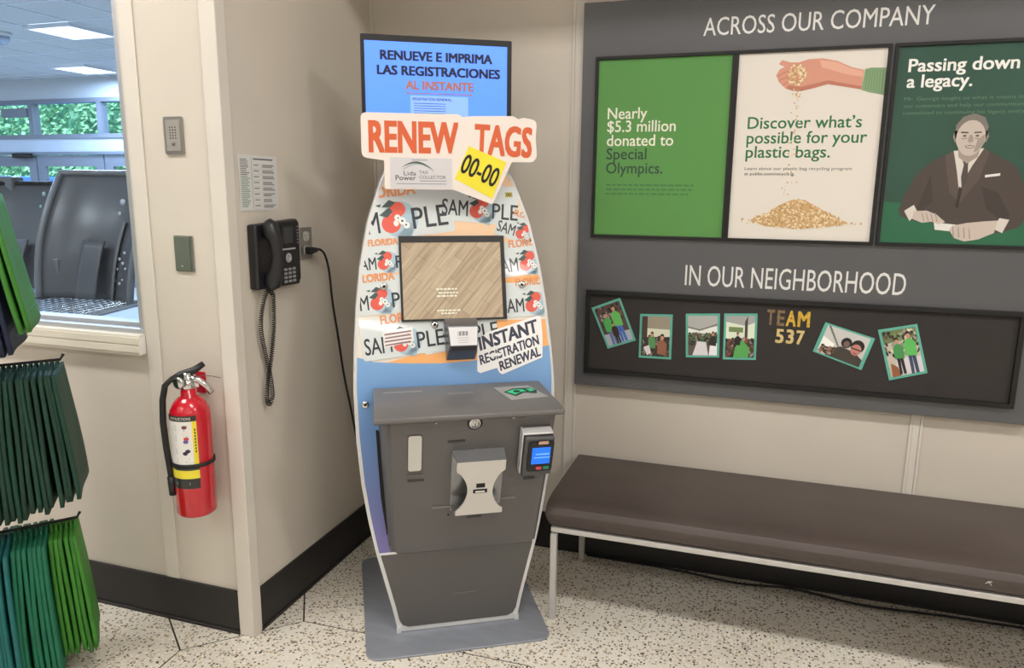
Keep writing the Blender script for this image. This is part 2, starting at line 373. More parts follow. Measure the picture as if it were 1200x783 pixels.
# far glazed wall with doors
FY = 5.8
wf = MB(); dk = M('door_aluminium', (118, 120, 128), rough=.4, metal=.2)
wf.box(-14, -.12, FY, FY+.12, 2.72, VEST_Z+.1); 
far = struct(wf.build('wall_far', vestwall_m))
MB().box(-14, -.12, FY-.02, FY+.10, 2.66, 2.72).box(-14, -.12, FY-.02, FY+.10, 2.16, 2.22).box(-14, -.12, FY-.03, FY+.10, 1.93, 1.97).build('header_rail', dk, far)
MB().box(-14, -.12, FY, FY+.06, 1.97, 2.16).build('header_panel', M('header_grey', (176, 180, 188), rough=.35), far)
vx = [-12.9, -11.35, -10.1, -8.85, -7.55, -6.35, -5.0, -3.6, -2.2, -.8]
for x in vx: MB().box(x-.04, x+.04, FY-.02, FY+.10, 2.22, 2.66).build('transom_post', dk, far)
for i in range(len(vx)-1):
    MB().box(vx[i]+.04, vx[i+1]-.04, FY+.03, FY+.036, 2.22, 2.66).build('transom_pane', glass_m, far)
MB().box(-9.4, -8.9, FY-.045, FY-.005, 2.47, 2.60).build('sign_plate', M('sign_grey', (110, 112, 118), rough=.6), far)
for i in range(len(vx)-1):
    a, b_ = vx[i], vx[i+1]
    d = struct(MB().box(a+.01, a+.16, FY, FY+.05, 0, 1.92).box(b_-.16, b_-.01, FY, FY+.05, 0, 1.92).box(a+.16, b_-.16, FY, FY+.05, 1.76, 1.92).box(a+.16, b_-.16, FY, FY+.05, 0, .25).build('door_%d' % (i+1), dk))
    MB().box(a+.16, b_-.16, FY+.02, FY+.026, .25, 1.76).build('pane', glass_m, d)
    MB().box(b_-.13, b_-.10, FY-.05, FY-.03, .9, 1.2).box(b_-.13, b_-.10, FY-.05, FY, .9, .92).box(b_-.13, b_-.10, FY-.05, FY, 1.18, 1.2).build('handle', steel_m, d)
# hanging prints / stickers seen on the doors
for i, x in enumerate((-9.05, -5.6)):
    t = thing('door_closer', ('dark door closer box above the left glazed door' if i == 0 else 'dark door closer box above the right glazed door'), 'door closer', (x, FY-.06, 1.9))
    MB().box(x-.18, x+.18, FY-.09, FY-.03, 1.88, 1.95).build('body', matte_black, t, bevel=.01)
    MB().tube([(x+.2, FY-.09, 1.9), (x+.02, FY-.22, 1.9), (x-.1, FY-.06, 1.9)], .012, 6).build('arm', matte_black, t)
struct(MB().box(-14.1, -14, -.83, 5.9, 0, VEST_Z+.1).build('wall_vestibule_left', vestwall_m))
struct(MB().box(-.12, 0, .12, 5.9, 0, VEST_Z+.1).build('wall_vestibule_right', vestwall_m))
# outside: pavement, hedge and blue car
struct(MB().box(-30, 10, 5.92, 30, -.15, -.05).build('ground_outside', M('asphalt', (130, 128, 125), rough=.9, var=.2)))
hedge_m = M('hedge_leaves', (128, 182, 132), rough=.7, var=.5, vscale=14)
hg = MB()
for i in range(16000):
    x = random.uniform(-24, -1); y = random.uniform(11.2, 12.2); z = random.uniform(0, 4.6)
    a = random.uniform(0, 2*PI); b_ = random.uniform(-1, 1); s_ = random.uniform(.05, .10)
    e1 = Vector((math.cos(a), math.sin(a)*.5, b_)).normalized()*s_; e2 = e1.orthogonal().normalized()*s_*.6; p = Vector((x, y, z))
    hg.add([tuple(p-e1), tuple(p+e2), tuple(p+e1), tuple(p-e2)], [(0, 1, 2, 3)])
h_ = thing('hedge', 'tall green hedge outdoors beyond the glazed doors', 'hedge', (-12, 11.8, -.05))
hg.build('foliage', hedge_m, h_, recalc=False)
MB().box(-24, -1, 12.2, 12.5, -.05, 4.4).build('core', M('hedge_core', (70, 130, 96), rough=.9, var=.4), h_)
cb = M('blue_paint', (24, 96, 190), rough=.3)
cr = thing('car', 'bright blue car parked outside beyond the glazed doors', 'car', (-12.3, 9.2, -.05))
MB(lambda a, b, c: (a, c, b)).prism([(-15.2, .25), (-9.2, .25), (-9.1, .85), (-9.9, 1.05), (-10.7, 1.12), (-11.5, 1.62), (-13.5, 1.66), (-14.5, 1.15), (-15.3, 1.0)], 8.4, 10.0).build('body', cb, cr, bevel=.05)
for x in (-14.2, -10.3): MB().lathe([(.33, 0), (.33, .2)], (x, 8.35, .28), (0, 1, 0)).build('wheel', rubber_m, cr)
# shopping carts in the vestibule
cart_m = M('cart_plastic', (92, 93, 97), rough=.32, var=.10, vscale=3)
riv_m = M('pale_rivet', (215, 220, 228), rough=.25)
cartrim = M('cart_plastic_rim', (118, 119, 122), rough=.35)
def shell_map(x0, w_, y0, flare, top):
    # returns fn(s,t,off): s across 0..1, t up 0..1
    def fn(s_, t, off=0):
        z = .95+(top-.95)*t
        sx = (s_-.5)*2
        wdt = w_*(.90+.10*t)
        yb = y0+.22*t-.05*math.sin(t*PI)+(.085*abs(sx)**3)*(-1)       # side wings come forward
        return (x0+sx*wdt/2, yb-off, z)
    return fn
def cart(label, x0, y0, top, w_, rims):
    t = thing('shopping_cart', label, 'shopping cart', (x0, y0, 0), 'carts parked behind the window')
    fn = shell_map(x0, w_, y0, .1, top)
    m = MB(); m.grid(20, 18, lambda s_, t_: fn(s_, t_)); m.build('seat_shell', cart_m, t, solid=.012, recalc=False)
    pts = [fn(0, i/16, .006) for i in range(17)]+[fn(i/12, 1, .006) for i in range(1, 12)]+[fn(1, 1-i/16, .006) for i in range(17)]
    if rims: MB().tube(pts, .017, 8).build('rim', cartrim, t)
    else: MB().tube([fn(i/12, 1, .0) for i in range(13)], .016, 8).build('rim', matte_black, t)
    # raised moulded channels
    for (s0, s1, t0, t1, o_) in ((.30, .36, .0, .48, .03), (.64, .70, .0, .62, .02)):
        g = MB(); g.grid(2, 10, lambda a, b_: fn(s0+(s1-s0)*a+.05*b_, t0+(t1-t0)*b_, o_ if a not in (0,) else 0.004)); g.build('moulding', cartrim, t, solid=.006, recalc=False)
    g = MB(); g.grid(6, 8, lambda a, b_: fn(.40+.22*a, .45*b_+.02, .055+.03*(1-b_))); g.build('seat_back_flap', cart_m, t, solid=.01, recalc=False)
    if rims:
        hl = MB()
        for (s_, tt, r) in ((.62, .77, .016), (.63, .68, .010), (.74, .33, .008), (.80, .38, .008), (.79, .30, .008), (.72, .25, .008), (.70, .16, .007), (.76, .14, .008), (.69, .10, .007), (.80, .17, .006), (.84, .26, .006)):
            MB().lathe([(r, 0), (r, .003)], fn(s_, tt, .010), (0, -1, .1), n=12).build('rivet', riv_m, t)
        MB().box(x0-w_*.44, x0-w_*.34, y0-.03, y0+.02, 1.06, 1.14).build('latch', cartrim, t, bevel=.006)
    else:
        for (s_, tt, r) in ((.52, .90, .013), (.55, .78, .009)):
            MB().lathe([(r, 0), (r, .003)], fn(s_, tt, .010), (0, -1, .1), n=12).build('rivet', M('pale_rivet', (180, 205, 205), rough=.25), t)
        MB().box(x0-w_*.5-.04, x0-w_*.32, y0+.16, y0+.24, top-.05, top+.04).build('handle_bracket', cartrim, t, bevel=.01)
        MB().tube([(x0-w_*.4, y0+.2, top+.02), (x0-w_*.6, y0+.15, top+.035), (x0-w_*.9, y0+.1, top+.01)], .008, 6).build('cable', steel_m, t)
    # wire basket
    m = MB(); bx0, bx1, by0, by1 = x0-w_/2, x0+w_/2, y0-.62, y0+.02
    for i in range(15):
        x = bx0+(bx1-bx0)*i/14; m.tube([(x, by0, .915), (x, by1, .95)], .0032, 5); m.tube([(x, by0, .915), (x, by0+.03, .45)], .0032, 5)
    for i in range(19):
        y = by0+(by1-by0)*i/18; m.tube([(bx0, y, .915+.035*i/18), (bx1, y, .915+.035*i/18)], .0032, 5)
    m.build('wire_basket', chrome_m, t)
    m = MB()
    for (x, s_) in ((bx0, 1), (bx1, -1)):
        m.tube([(x, by0-.02, .925), (x, by1, .96), (x, by1+.05, 1.0)], .008, 8)
        m.tube([(x+.03*s_, by0+.05, .86), (x+.03*s_, by0+.1, .14), (x+.03*s_, by1, .14), (x+.03*s_, by1, .90)], .011, 8)
    m.tube([(bx0, by0-.02, .925), (bx1, by0-.02, .925)], .008, 8)
    m.tube([(bx0+.1, by1-.12, .96), (bx0+.16, by1-.3, .975), (bx0+.33, by1-.42, .965), (bx0+.47, by1-.5, .95)], .006, 6)
    m.build('frame', chrome_m, t)
    for x in (bx0+.03, bx1-.03):
        for y in (by0+.1, by1): MB().lathe([(.062, -.014), (.062, .014)], (x, y, .063), (1, 0, 0), n=18).build('wheel', rubber_m, t)
    return t
cart('dark grey plastic shopping cart with a tall rimmed back, beside the window edge', -1.50, -.06, 1.555, .62, True)
cart('dark grey plastic shopping cart with a lower black-topped back, left of the taller one', -2.24, .14, 1.50, .64, False)
# ---------------------------------------------------------------- items on the front wall
p1 = thing('call_plate', 'light grey metal intercom plate, upper of the two wall plates', 'wall plate', FW(-.172, 1.648, 0))
MB(FW).prism(rrect(-.207, 1.592, -.137, 1.704, .006), 0, .006).build('plate', steel_m, p1, bevel=.0015)
MB(FW).prism(rrect(-.198, 1.602, -.146, 1.694, .004), .006, .0075).build('inset', M('plate_inset', (176, 172, 166), rough=.4, metal=.5), p1)
sp = MB(FW)
for i in range(5):
    for j in range(3): sp.prism(ell(-.182+.010*j, 1.672-.008*i, .0022, .0022, 8), .0075, .0079)
sp.build('speaker_holes', matte_black, p1)
MB(FW).lathe([(.006, 0), (.005, .003)], (-.172, 1.624, .0075), (0, 0, 1), n=14).build('button', M('button_grey', (120, 117, 112), rough=.4), p1)
p2 = thing('switch_plate', 'grey-green wall plate with a steel right edge, lower of the two wall plates', 'wall plate', FW(-.166, 1.29, 0))
MB(FW).prism(rrect(-.202, 1.234, -.131, 1.346, .004), 0, .005).build('plate', steel_m, p2, bevel=.0015)
MB(FW).prism(rect(-.200, 1.237, -.141, 1.343), .005, .008).build('cover', M('grey_green', (98, 106, 96), rough=.35), p2, bevel=.001)
MB(FW).lathe([(.003, 0), (.003, .002)], (-.172, 1.250, .008), (0, 0, 1), n=10).build('screw', chrome_m, p2)
# fire extinguisher
ex, ey = -.117, -1.034
fx = thing('fire_extinguisher', 'red fire extinguisher hanging on the wall with black hose', 'fire extinguisher', (ex, ey, .462))
R_ = .061; z0 = .470
MB().lathe([(.043, 0), (.055, .003), (R_, .012), (R_, .330), (.058, .347), (.049, .365), (.036, .380), (.024, .388), (.022, .410), (.016, .412)], (ex, ey, z0), n=40).build('cylinder', red_m, fx)
azc = math.radians(-47.6)
def cyl(r, z, a0, a1, z1, n=20): return lambda s_, t: (ex+r*math.cos(a0+(a1-a0)*s_), ey+r*math.sin(a0+(a1-a0)*s_), z+(z1-z)*t)
d2r = math.radians
lab = MB(); a_l = d2r(-138); a_r = d2r(-33); a_y = d2r(-46); zb, zt = .575, .808
lab.grid(16, 1, cyl(R_+.0004, .650, a_l, a_y, .790), P(226, 224, 220, coat=.5))
lab.grid(16, 1, cyl(R_+.0004, .790, a_l, a_r, zt), P(28, 26, 26, coat=.5))
lab.grid(4, 1, cyl(R_+.0004, .650, a_y, a_r, .790), P(232, 216, 50, coat=.5))
lab.grid(16, 1, cyl(R_+.0004, .605, a_l, a_r, .632), P(232, 216, 50, coat=.5))
lab.grid(16, 1, cyl(R_+.0004, .632, a_l, a_r, .650), P(40, 38, 38, coat=.5))
lab.grid(16, 1, cyl(R_+.0004, .572, a_l, a_r, .605), P(28, 26, 26, coat=.5))
lab.build('label', white_m, fx, recalc=False)
def cylprint(tris, c0, r, mat, mb):
    mb.polys_cyl = None
    for t in tris:
        mb.add([(ex+r*math.cos(c0+p[0]/R_), ey+r*math.sin(c0+p[0]/R_), p[1]) for p in t], [(0, 1, 2)] if len(t) == 3 else [tuple(range(len(t)))], mat)
lt = MB(); k = P(60, 58, 58)
for i, z in enumerate((.775, .768, .761, .742, .735, .728, .700, .693, .686, .668, .661)):
    cylprint([rect(-.052, z, -.022 if i % 3 else -.014, z+.0030)], a_y, R_+.0008, k, lt)
for (x, z, c) in ((-.022, .772, P(120, 60, 60)), (-.018, .735, P(190, 60, 50)), (-.02, .726, P(90, 90, 160)), (-.016, .695, P(40, 40, 60)), (-.024, .688, P(40, 40, 60))):
    cylprint([ell(x, z, .008, .006, 10)], a_y, R_+.0009, c, lt)
for z in (.69, .70, .71, .72, .73, .74, .75, .76): cylprint([rect(.0055, z, .0100, z+.006)], a_y, R_+.0009, P(90, 80, 30), lt)
cylprint(T('INSTRUCTIONS', -.070, .795, -.002, .008, bold=.02), a_y, R_+.0009, P(215, 212, 205), lt)
cylprint([rect(-.06, .584, -.016, .594)], a_y, R_+.0009, P(150, 148, 145), lt)
lt.build('label_print', k, fx, recalc=False)
st = MB(); st.grid(40, 1, cyl(R_+.0025, .640, 0, 2*PI, .652)); st.build('strap', rubber_m, fx, solid=.003, recalc=False)
rx = Vector((.739, .674, 0)); dc = Vector((.674, -.739, 0)); C0 = Vector((ex, ey, 0))
def E3(a, d, z): return tuple(C0+rx*a+dc*d+Vector((0, 0, z)))
MB().lathe([(.017, .0), (.020, .004), (.020, .03), (.015, .034), (.015, .055)], (ex, ey, .876), n=20).build('valve', chrome_m, fx)
MB().lathe([(.019, 0), (.019, .012), (.015, .014)], E3(-.02, .018, .905), tuple(-rx*.7+dc*.7), n=20).build('gauge', chrome_m, fx)
MB().tube([E3(-.045, .0, .912), E3(-.02, .0, .924), E3(.02, 0, .935), E3(.05, 0, .955)], [.009, .012, .012, .009], 8).build('handle', black_m, fx)
MB().tube([E3(.0, .004, .918), E3(.03, .012, .908), E3(.055, .014, .885), E3(.066, .012, .862)], [.008, .010, .011, .010], 8).build('lever', chrome_m, fx)
MB().prism(rect(.040, .905-.0, .075, .925), .018, .020).build('seal_tag', white_m, fx) if False else None
MB().tube([E3(-.012, 0, .905), E3(-.045, 0, .913), E3(-.064, 0, .895), E3(-.074, 0, .850), E3(-.078, .0, .78), E3(-.075, .0, .70), E3(-.069, .0, .62), E3(-.066, .0, .575)], .0095, 10).build('hose', rubber_m, fx)
MB().tube([E3(-.068, 0, .60), E3(-.066, 0, .54)], .012, 10).build('nozzle', black_m, fx)
MB().tube([E3(.03, .0, .918), E3(.07, -.02, .908), E3(.10, -.03, .896), E3(.125, -.03, .880)], .0012, 5).build('pull_wire', M('wire_dark', (90, 85, 80), rough=.4), fx)
bk = MB(FW).prism(rrect(-.157, .842, -.122, .912, .003), 0, .005)
bk.build('wall_bracket', M('bracket_red', (178, 20, 42), rough=.35), fx)
MB(FW).box(-.150, -.128, .880, .890, .005, .075).build('bracket_hook', M('bracket_red2', (178, 20, 42), rough=.35), fx)
MB(FW).prism([(-.110, .890), (-.085, .884), (-.083, .896), (-.108, .902)], .076, .078).build('seal_tag', white_m, fx)
# ---------------------------------------------------------------- items on the phone wall
nt_ = thing('notice_sheet', 'laminated white notice sheet taped above the phone', 'notice', PW(-.788, 1.51, 0))
MB(PW).prism([(-.884, 1.423), (-.692, 1.421), (-.688, 1.594), (-.884, 1.597)], .001, .0022).build('sheet', M('laminate', (214, 214, 212), rough=.3, coat=.4), nt_)
npr = MB(PW); ink = P(105, 108, 112); ink2 = P(120, 150, 135)
random.seed(3)
for i in range(26):
    z = 1.580-i*.0058; npr.poly(rect(-.876, z, -.876+random.uniform(.028, .046), z+.0026), .0026, ink if i < 9 else ink2)
npr.poly(rect(-.822, 1.430, -.8205, 1.588), .0026, ink)
npr.poly(rect(-.812, 1.581, -.712, 1.586), .0026, ink)
for i in range(8):
    z = 1.564-i*.0182
    npr.poly(rect(-.812, z, -.785, z+.0028), .0026, ink); npr.poly(rect(-.816, z-.011, -.700, z-.0103), .0026, P(170, 170, 172))
    for j in range(2): npr.poly(rect(-.768, z-j*.0055, -.768+random.uniform(.04, .065), z-j*.0055+.003), .0026, ink)
npr.build('print', ink, nt_, recalc=False)
ph = thing('wall_phone', 'black desk phone mounted on the wall below the notice', 'phone', PW(-.75, 1.16, 0))
y0_, y1_ = -.862, -.628
MB(PW).prism([(y0_, 1.172), (y1_, 1.168), (y1_, 1.392), (y0_, 1.380)], .0, .034).build('body', phone_m, ph, bevel=.008, seg=3)
MB(PW).prism(rrect(y0_+.088, 1.182, y1_-.008, 1.385, .01), .034, .040).build('faceplate', M('phone_face', (26, 26, 29), rough=.3), ph, bevel=.002)
MB(PW).prism(rrect(y0_+.122, 1.306, y1_-.042, 1.374, .006), .040, .044).build('display_bezel', black_m, ph, bevel=.002)
MB(PW).prism(rrect(y0_+.130, 1.314, y1_-.050, 1.366, .003), .044, .0445).build('display', M('lcd_grey', (52, 56, 60), rough=.15), ph)
MB(PW).prism(rect(y0_+.125, 1.291, y1_-.035, 1.296), .040, .0425).build('button_strip', M('silver_strip', (170, 170, 172), rough=.3), ph)
MB(PW).lathe([(.016, 0), (.015, .003), (.006, .0035), (.006, .002)], (y0_+.160, 1.264, .040), (0, 0, 1), n=24).build('navigation_button', M('silver_button', (165, 167, 170), rough=.3), ph)
key_m = M('key_grey', (150, 152, 156), rough=.4)
for r_ in range(4):
    for c_ in range(3):
        cy_ = y0_+.138+c_*.024; cz = 1.226-r_*.0135
        MB(PW).prism(rrect(cy_-.0075, cz-.004, cy_+.0075, cz+.004, .002, 3), .040, .043).build('key', key_m, ph)
for i in range(6): MB(PW).prism(ell(y1_-.018, 1.366-i*.011, .0025, .002, 8), .040, .0415).build('indicator', key_m, ph)
hs = MB(PW); hy = y0_+.046
hs.tube([(hy, 1.386, .046), (hy, 1.376, .056), (hy, 1.350, .062), (hy, 1.330, .072), (hy, 1.280, .078), (hy, 1.235, .072), (hy, 1.215, .062), (hy, 1.190, .056), (hy, 1.180, .046)],
        [.018, .026, .028, .021, .018, .021, .028, .026, .018], 14)
hs.build('handset', phone_m, ph)
cp = []
path = [(hy-.012, 1.178, .045), (hy-.020, 1.13, .030), (hy-.030, 1.05, .022), (hy-.010, .96, .018), (hy+.006, .90, .018), (hy+.016, .84, .018), (hy+.016, .800, .018), (hy-.002, .782, .018), (hy-.016, .806, .020), (hy-.010, .86, .022), (hy+.014, .93, .022), (hy+.038, 1.02, .020), (hy+.046, 1.10, .020), (hy+.048, 1.145, .018), (hy+.030, 1.162, .018), (hy+.020, 1.172, .02)]
def catmull(P_, k):
    out = []; n = len(P_); P_ = [Vector(p) for p in P_]
    for i in range(n-1):
        p0, p1, p2, p3 = P_[max(0, i-1)], P_[i], P_[i+1], P_[min(n-1, i+2)]
        for j in range(k):
            t = j/k; out.append(.5*((2*p1)+(p2-p0)*t+(2*p0-5*p1+4*p2-p3)*t*t+(3*p1-p0-3*p2+p3)*t**3))
    out.append(P_[-1]); return out
cl = catmull(path, 60); acc = 0; co = []
prev = cl[0]; nr = None
for i in range(1, len(cl)):
    seg = cl[i]-prev; steps = max(1, int(seg.length/.0007))
    tdir = seg.normalized() if seg.length else Vector((0, 0, 1))
    if nr is None: nr = tdir.orthogonal().normalized()
    nr = (nr-tdir*nr.dot(tdir)).normalized(); bb = tdir.cross(nr)
    for s_ in range(steps):
        p = prev+seg*(s_/steps); an = acc/.0072*2*PI; co.append(tuple(p+(nr*math.cos(an)+bb*math.sin(an))*.0062)); acc += seg.length/steps
    prev = cl[i]
MB(PW).tube(co, .0017, 5).build('coiled_cord', rubber_m, ph)
ou = thing('wall_outlet', 'steel-plated double outlet right of the phone', 'outlet', PW(-.54, 1.30, 0))
MB(PW).prism(rrect(-.577, 1.243, -.505, 1.357, .004), 0, .004).build('plate', steel_m, ou, bevel=.001)
for z in (1.326, 1.276):
    rc_ = MB(PW).prism(rrect(-.557, z-.016, -.525, z+.016, .009), .004, .006).build('receptacle', M('outlet_grey', (196, 194, 190), rough=.4), ou)
    MB(PW).prism(rect(-.549, z-.003, -.547, z+.007), .006, .0064).prism(rect(-.536, z-.003, -.534, z+.007), .006, .0064).prism(ell(-.5415, z-.009, .0025, .0025, 8), .006, .0064).build('slots', matte_black, rc_)
pc = thing('power_cord', 'black power cord plugged into the outlet and falling behind the kiosk', 'power cord', PW(-.53, 1.27, 0))
MB(PW).prism([(-.556, 1.262), (-.512, 1.268), (-.506, 1.276), (-.512, 1.284), (-.556, 1.290)], .0065, .034).build('plug', black_m, pc, bevel=.004)
MB(PW).tube([tuple(v) for v in catmull([(-.510, 1.276, .02), (-.485, 1.274, .026), (-.462, 1.25, .03), (-.44, 1.19, .03), (-.408, 1.07, .02), (-.37, .93, .015), (-.335, .78, .012), (-.29, .62, .012), (-.25, .47, .012), (-.215, .35, .014), (-.19, .22, .018), (-.19, .08, .03), (-.21, .03, .06), (-.26, .006, .10), (-.30, .006, .13), (-.27, .006, .17)], 8)], .0042, 8).build('cord', rubber_m, pc)
# ---------------------------------------------------------------- display board
bd = thing('display_board', 'large dark grey display board on the wall above the bench', 'display board', (1.66, 0, .74))
MB().box(.880, 2.45, -BT, -.001, .737, 2.160).build('panel', board_m, bd, bevel=.002)
wt = P(222, 222, 220)
def line(name, par, s_, x0, z, x1, h, mat, c=.0004, bold=0, fr=BD, z1=None, thick=0):
    m = MB(fr)
    for t in T(s_, x0, z, x1, h, z1, bold): m.add([(p[0], p[1], c+DZ(p)) for p in t], [(0, 1, 2)], mat)
    return m.build(name, mat, par, recalc=False)
line('heading', bd, 'ACROSS OUR COMPANY', 1.306, 2.026, 2.020, .058, wt, bold=.003)
line('heading', bd, 'IN OUR NEIGHBORHOOD', 1.289, 1.154, 2.024, .074, wt, bold=.003)
fr_m = M('black_frame', (10, 10, 10), rough=.55)
def frame(par, x0, x1, z0, z1, wd, d=.012):
    m = MB(BD); m.box(x0, x1, z0, z0+wd, 0, d).box(x0, x1, z1-wd, z1, 0, d).box(x0, x0+wd, z0+wd, z1-wd, 0, d).box(x1-wd, x1, z0+wd, z1-wd, 0, d)
    return m.build('frame', fr_m, par, bevel=.001)
gl = dict(coat=.8)
def poster(name_label, x0, x1, bg):
    t = thing('poster', name_label, 'poster', BD((x0+x1)/2, 1.33, 0))
    frame(t, x0-.011, x1+.011, 1.321, 1.971, .011)
    MB(BD).poly(rect(x0, 1.332, x1, 1.960), .003).build('sheet', bg, t, recalc=False)
    return t
C1, C2, C3 = .0034, .0038, .0042
# green poster
g1 = poster('green poster about a donation, leftmost of the three framed posters', .942, 1.410, M('poster_green', (80, 142, 66), rough=.4, coat=.8, var=.03, vscale=3))
cream = P(232, 232, 215, coat=.8); dkg = P(22, 62, 44, coat=.8)
for s_, z, x1, mt in (('Nearly', 1.753, 1.124, cream), ('$5.3 million', 1.707, 1.228, cream), ('donated to', 1.657, 1.222, cream), ('Special', 1.609, 1.128, dkg), ('Olympics.', 1.558, 1.188, dkg)):
    line('lettering', g1, s_, .980, z, x1, .039, mt, C1, .012)
m = MB(BD); q = P(52, 112, 62, coat=.8)
for i, (n_, z) in enumerate(((17, 1.513), (17, 1.497), (15, 1.481))):
    x = .982
    for j in range(n_):
        w_ = random.uniform(.009, .024)
        if x+w_ > 1.305: break
        m.poly(rect(x, z, x+w_, z+.0055), C1, q); x += w_+.005
m.build('fine_print', q, g1, recalc=False)
# white poster with hand and pellets
g2 = poster('white poster with a hand pouring pellets, middle of the three framed posters', 1.432, 1.896, M('poster_white', (226, 220, 211), rough=.4, coat=.8))
grn = P(30, 112, 66, coat=.8)
for s_, z, x1, z_ in (('Discover what’s', 1.711, 1.838, .039), ('possible for your', 1.661, 1.858, .039), ('plastic bags.', 1.613, 1.748, .039)):
    line('lettering', g2, s_, 1.474, z, x1, z_, grn, C1, .014)
line('lettering', g2, 'Learn about our plastic bag recycling program', 1.474, 1.571, 1.820, .010, P(60, 60, 58, coat=.8), C1, .0)
line('lettering', g2, 'at publix.com/recycling.', 1.474, 1.553, 1.640, .010, P(50, 50, 48, coat=.8), C1, .01)
m = MB(BD); sk = P(214, 150, 128, coat=.8); sk2 = P(190, 118, 98, coat=.8); slv = P(128, 160, 118, coat=.8); sk3 = P(228, 172, 150, coat=.8)
m.poly([(1.896, 1.898), (1.850, 1.900), (1.832, 1.896), (1.826, 1.830), (1.850, 1.822), (1.896, 1.812)], C1, slv)
for i in range(7): m.poly(rect(1.838+i*.008, 1.832-i*.002, 1.840+i*.008, 1.893), C2, P(104, 138, 96, coat=.8))
m.poly([(1.830, 1.893), (1.790, 1.904), (1.745, 1.925), (1.700, 1.935), (1.655, 1.934), (1.625, 1.925), (1.600, 1.926), (1.572, 1.935), (1.562, 1.922), (1.582, 1.912), (1.566, 1.905), (1.556, 1.885), (1.568, 1.862), (1.590, 1.842), (1.612, 1.834), (1.640, 1.832), (1.680, 1.840), (1.722, 1.852), (1.790, 1.842), (1.826, 1.832)], C1, sk)
m.poly([(1.690, 1.930), (1.745, 1.921), (1.790, 1.900), (1.826, 1.890), (1.826, 1.872), (1.780, 1.880), (1.735, 1.895), (1.700, 1.905)], C2, sk3)
m.poly([(1.590, 1.842), (1.612, 1.834), (1.640, 1.832), (1.722, 1.852), (1.826, 1.832), (1.826, 1.842), (1.722, 1.864), (1.64, 1.846), (1.60, 1.852)], C2, sk2)
for (x0, z0_, x1, z1_) in ((1.562, 1.885, 1.592, 1.900), (1.566, 1.870, 1.596, 1.882), (1.578, 1.853, 1.602, 1.868)):
    m.poly([(x0, z0_), (x1, z1_), (x1, z1_-.003), (x0, z0_-.003)], C2, sk2)
m.build('hand_picture', sk, g2, recalc=False)
random.seed(11)
m = MB(BD); pe = [P(226, 196, 150, coat=.8), P(206, 168, 116, coat=.8), P(188, 146, 94, coat=.8), P(238, 222, 190, coat=.8)]
for i in range(110):
    a = random.uniform(0, 2*PI); r_ = random.random()**.5
    m.poly(ell(1.622+.028*r_*math.cos(a), 1.884+.034*r_*math.sin(a), .0045, .0035, 6, a), C2+.0002+.000004*i, pe[(i*3) % 4])
for i in range(60):
    t_ = random.random()**1.6; m.poly(ell(1.628+random.gauss(0, .007+.004*t_), 1.838-t_*.36, .0030, .0025, 6), C2+.000004*i, pe[(i+3) % 4])
m.poly([(1.500, 1.396), (1.560, 1.422), (1.600, 1.452), (1.640, 1.470), (1.680, 1.470), (1.720, 1.448), (1.770, 1.418), (1.824, 1.394), (1.760, 1.378), (1.660, 1.370), (1.560, 1.376)], C1, pe[1])
n_ = 0
while n_ < 620:
    x = random.uniform(1.47, 1.87); z = random.uniform(1.368, 1.476); c = 1-abs(x-1.66)/.165
    topz = 1.394+.080*max(0, c)**.9
    if z < topz and z > 1.392-.022*max(0, c)**.6 or (random.random() < .05 and z < 1.41 and z > 1.375):
        m.poly(ell(x, z, .0040, .0032, 5, x*90), C2+.0000015*n_, pe[n_ % 4]); n_ += 1
m.build('pellet_picture', pe[0], g2, recalc=False)['kind'] = 'stuff'
# dark green poster with portrait
g3 = poster('dark green poster with a seated man in a suit, rightmost of the framed posters', 1.927, 2.385, M('poster_dark_green', (26, 74, 60), rough=.4, coat=.8, var=.12, vscale=5))
lw = P(240, 240, 236, coat=.8)
line('lettering', g3, 'Passing down', 1.960, 1.882, 2.272, .039, lw, C1, .026)
line('lettering', g3, 'a legacy.', 1.960, 1.833, 2.148, .039, lw, C1, .026)
for s_, z, x1 in (('Mr. George taught us what it means to serve', 1.792, 2.352), ('our customers and help our communities. We’re', 1.770, 2.362), ('committed to continuing his legacy every day.', 1.748, 2.340)):
    line('lettering', g3, s_, 1.958, z, x1, .011, P(88, 124, 98, coat=.8), C1, 0)
m = MB(BD)
g_ = lambda a, b_, c: P(a, b_, c, coat=.8)
m.poly([(1.927, 1.332), (2.385, 1.332), (2.385, 1.43), (1.927, 1.468)], C1-.0002, g_(16, 98, 66))     # table
suit = g_(66, 56, 52); suit2 = g_(52, 44, 42); suit3 = g_(82, 70, 64)
m.poly([(1.975, 1.440), (1.995, 1.505), (2.020, 1.560), (2.060, 1.600), (2.095, 1.618), (2.118, 1.632), (2.205, 1.640), (2.245, 1.615), (2.300, 1.585), (2.330, 1.520), (2.352, 1.430), (2.330, 1.392), (2.280, 1.372), (2.200, 1.366), (2.140, 1.385), (2.08, 1.40), (2.03, 1.405), (1.985, 1.420)], C1, suit)
m.poly([(2.095, 1.618), (2.118, 1.632), (2.155, 1.560), (2.150, 1.470), (2.120, 1.500)], C1+.0002, suit3)
m.poly([(2.205, 1.640), (2.222, 1.628), (2.200, 1.540), (2.152, 1.465), (2.160, 1.560)], C1+.0002, suit3)
m.poly([(2.210, 1.520), (2.260, 1.500), (2.300, 1.430), (2.290, 1.400), (2.230, 1.450)], C1+.0002, suit2)
m.poly([(2.060, 1.560), (2.075, 1.470), (2.045, 1.435), (2.030, 1.450), (2.045, 1.500)], C1+.0002, suit2)
shirt = g_(214, 208, 200)
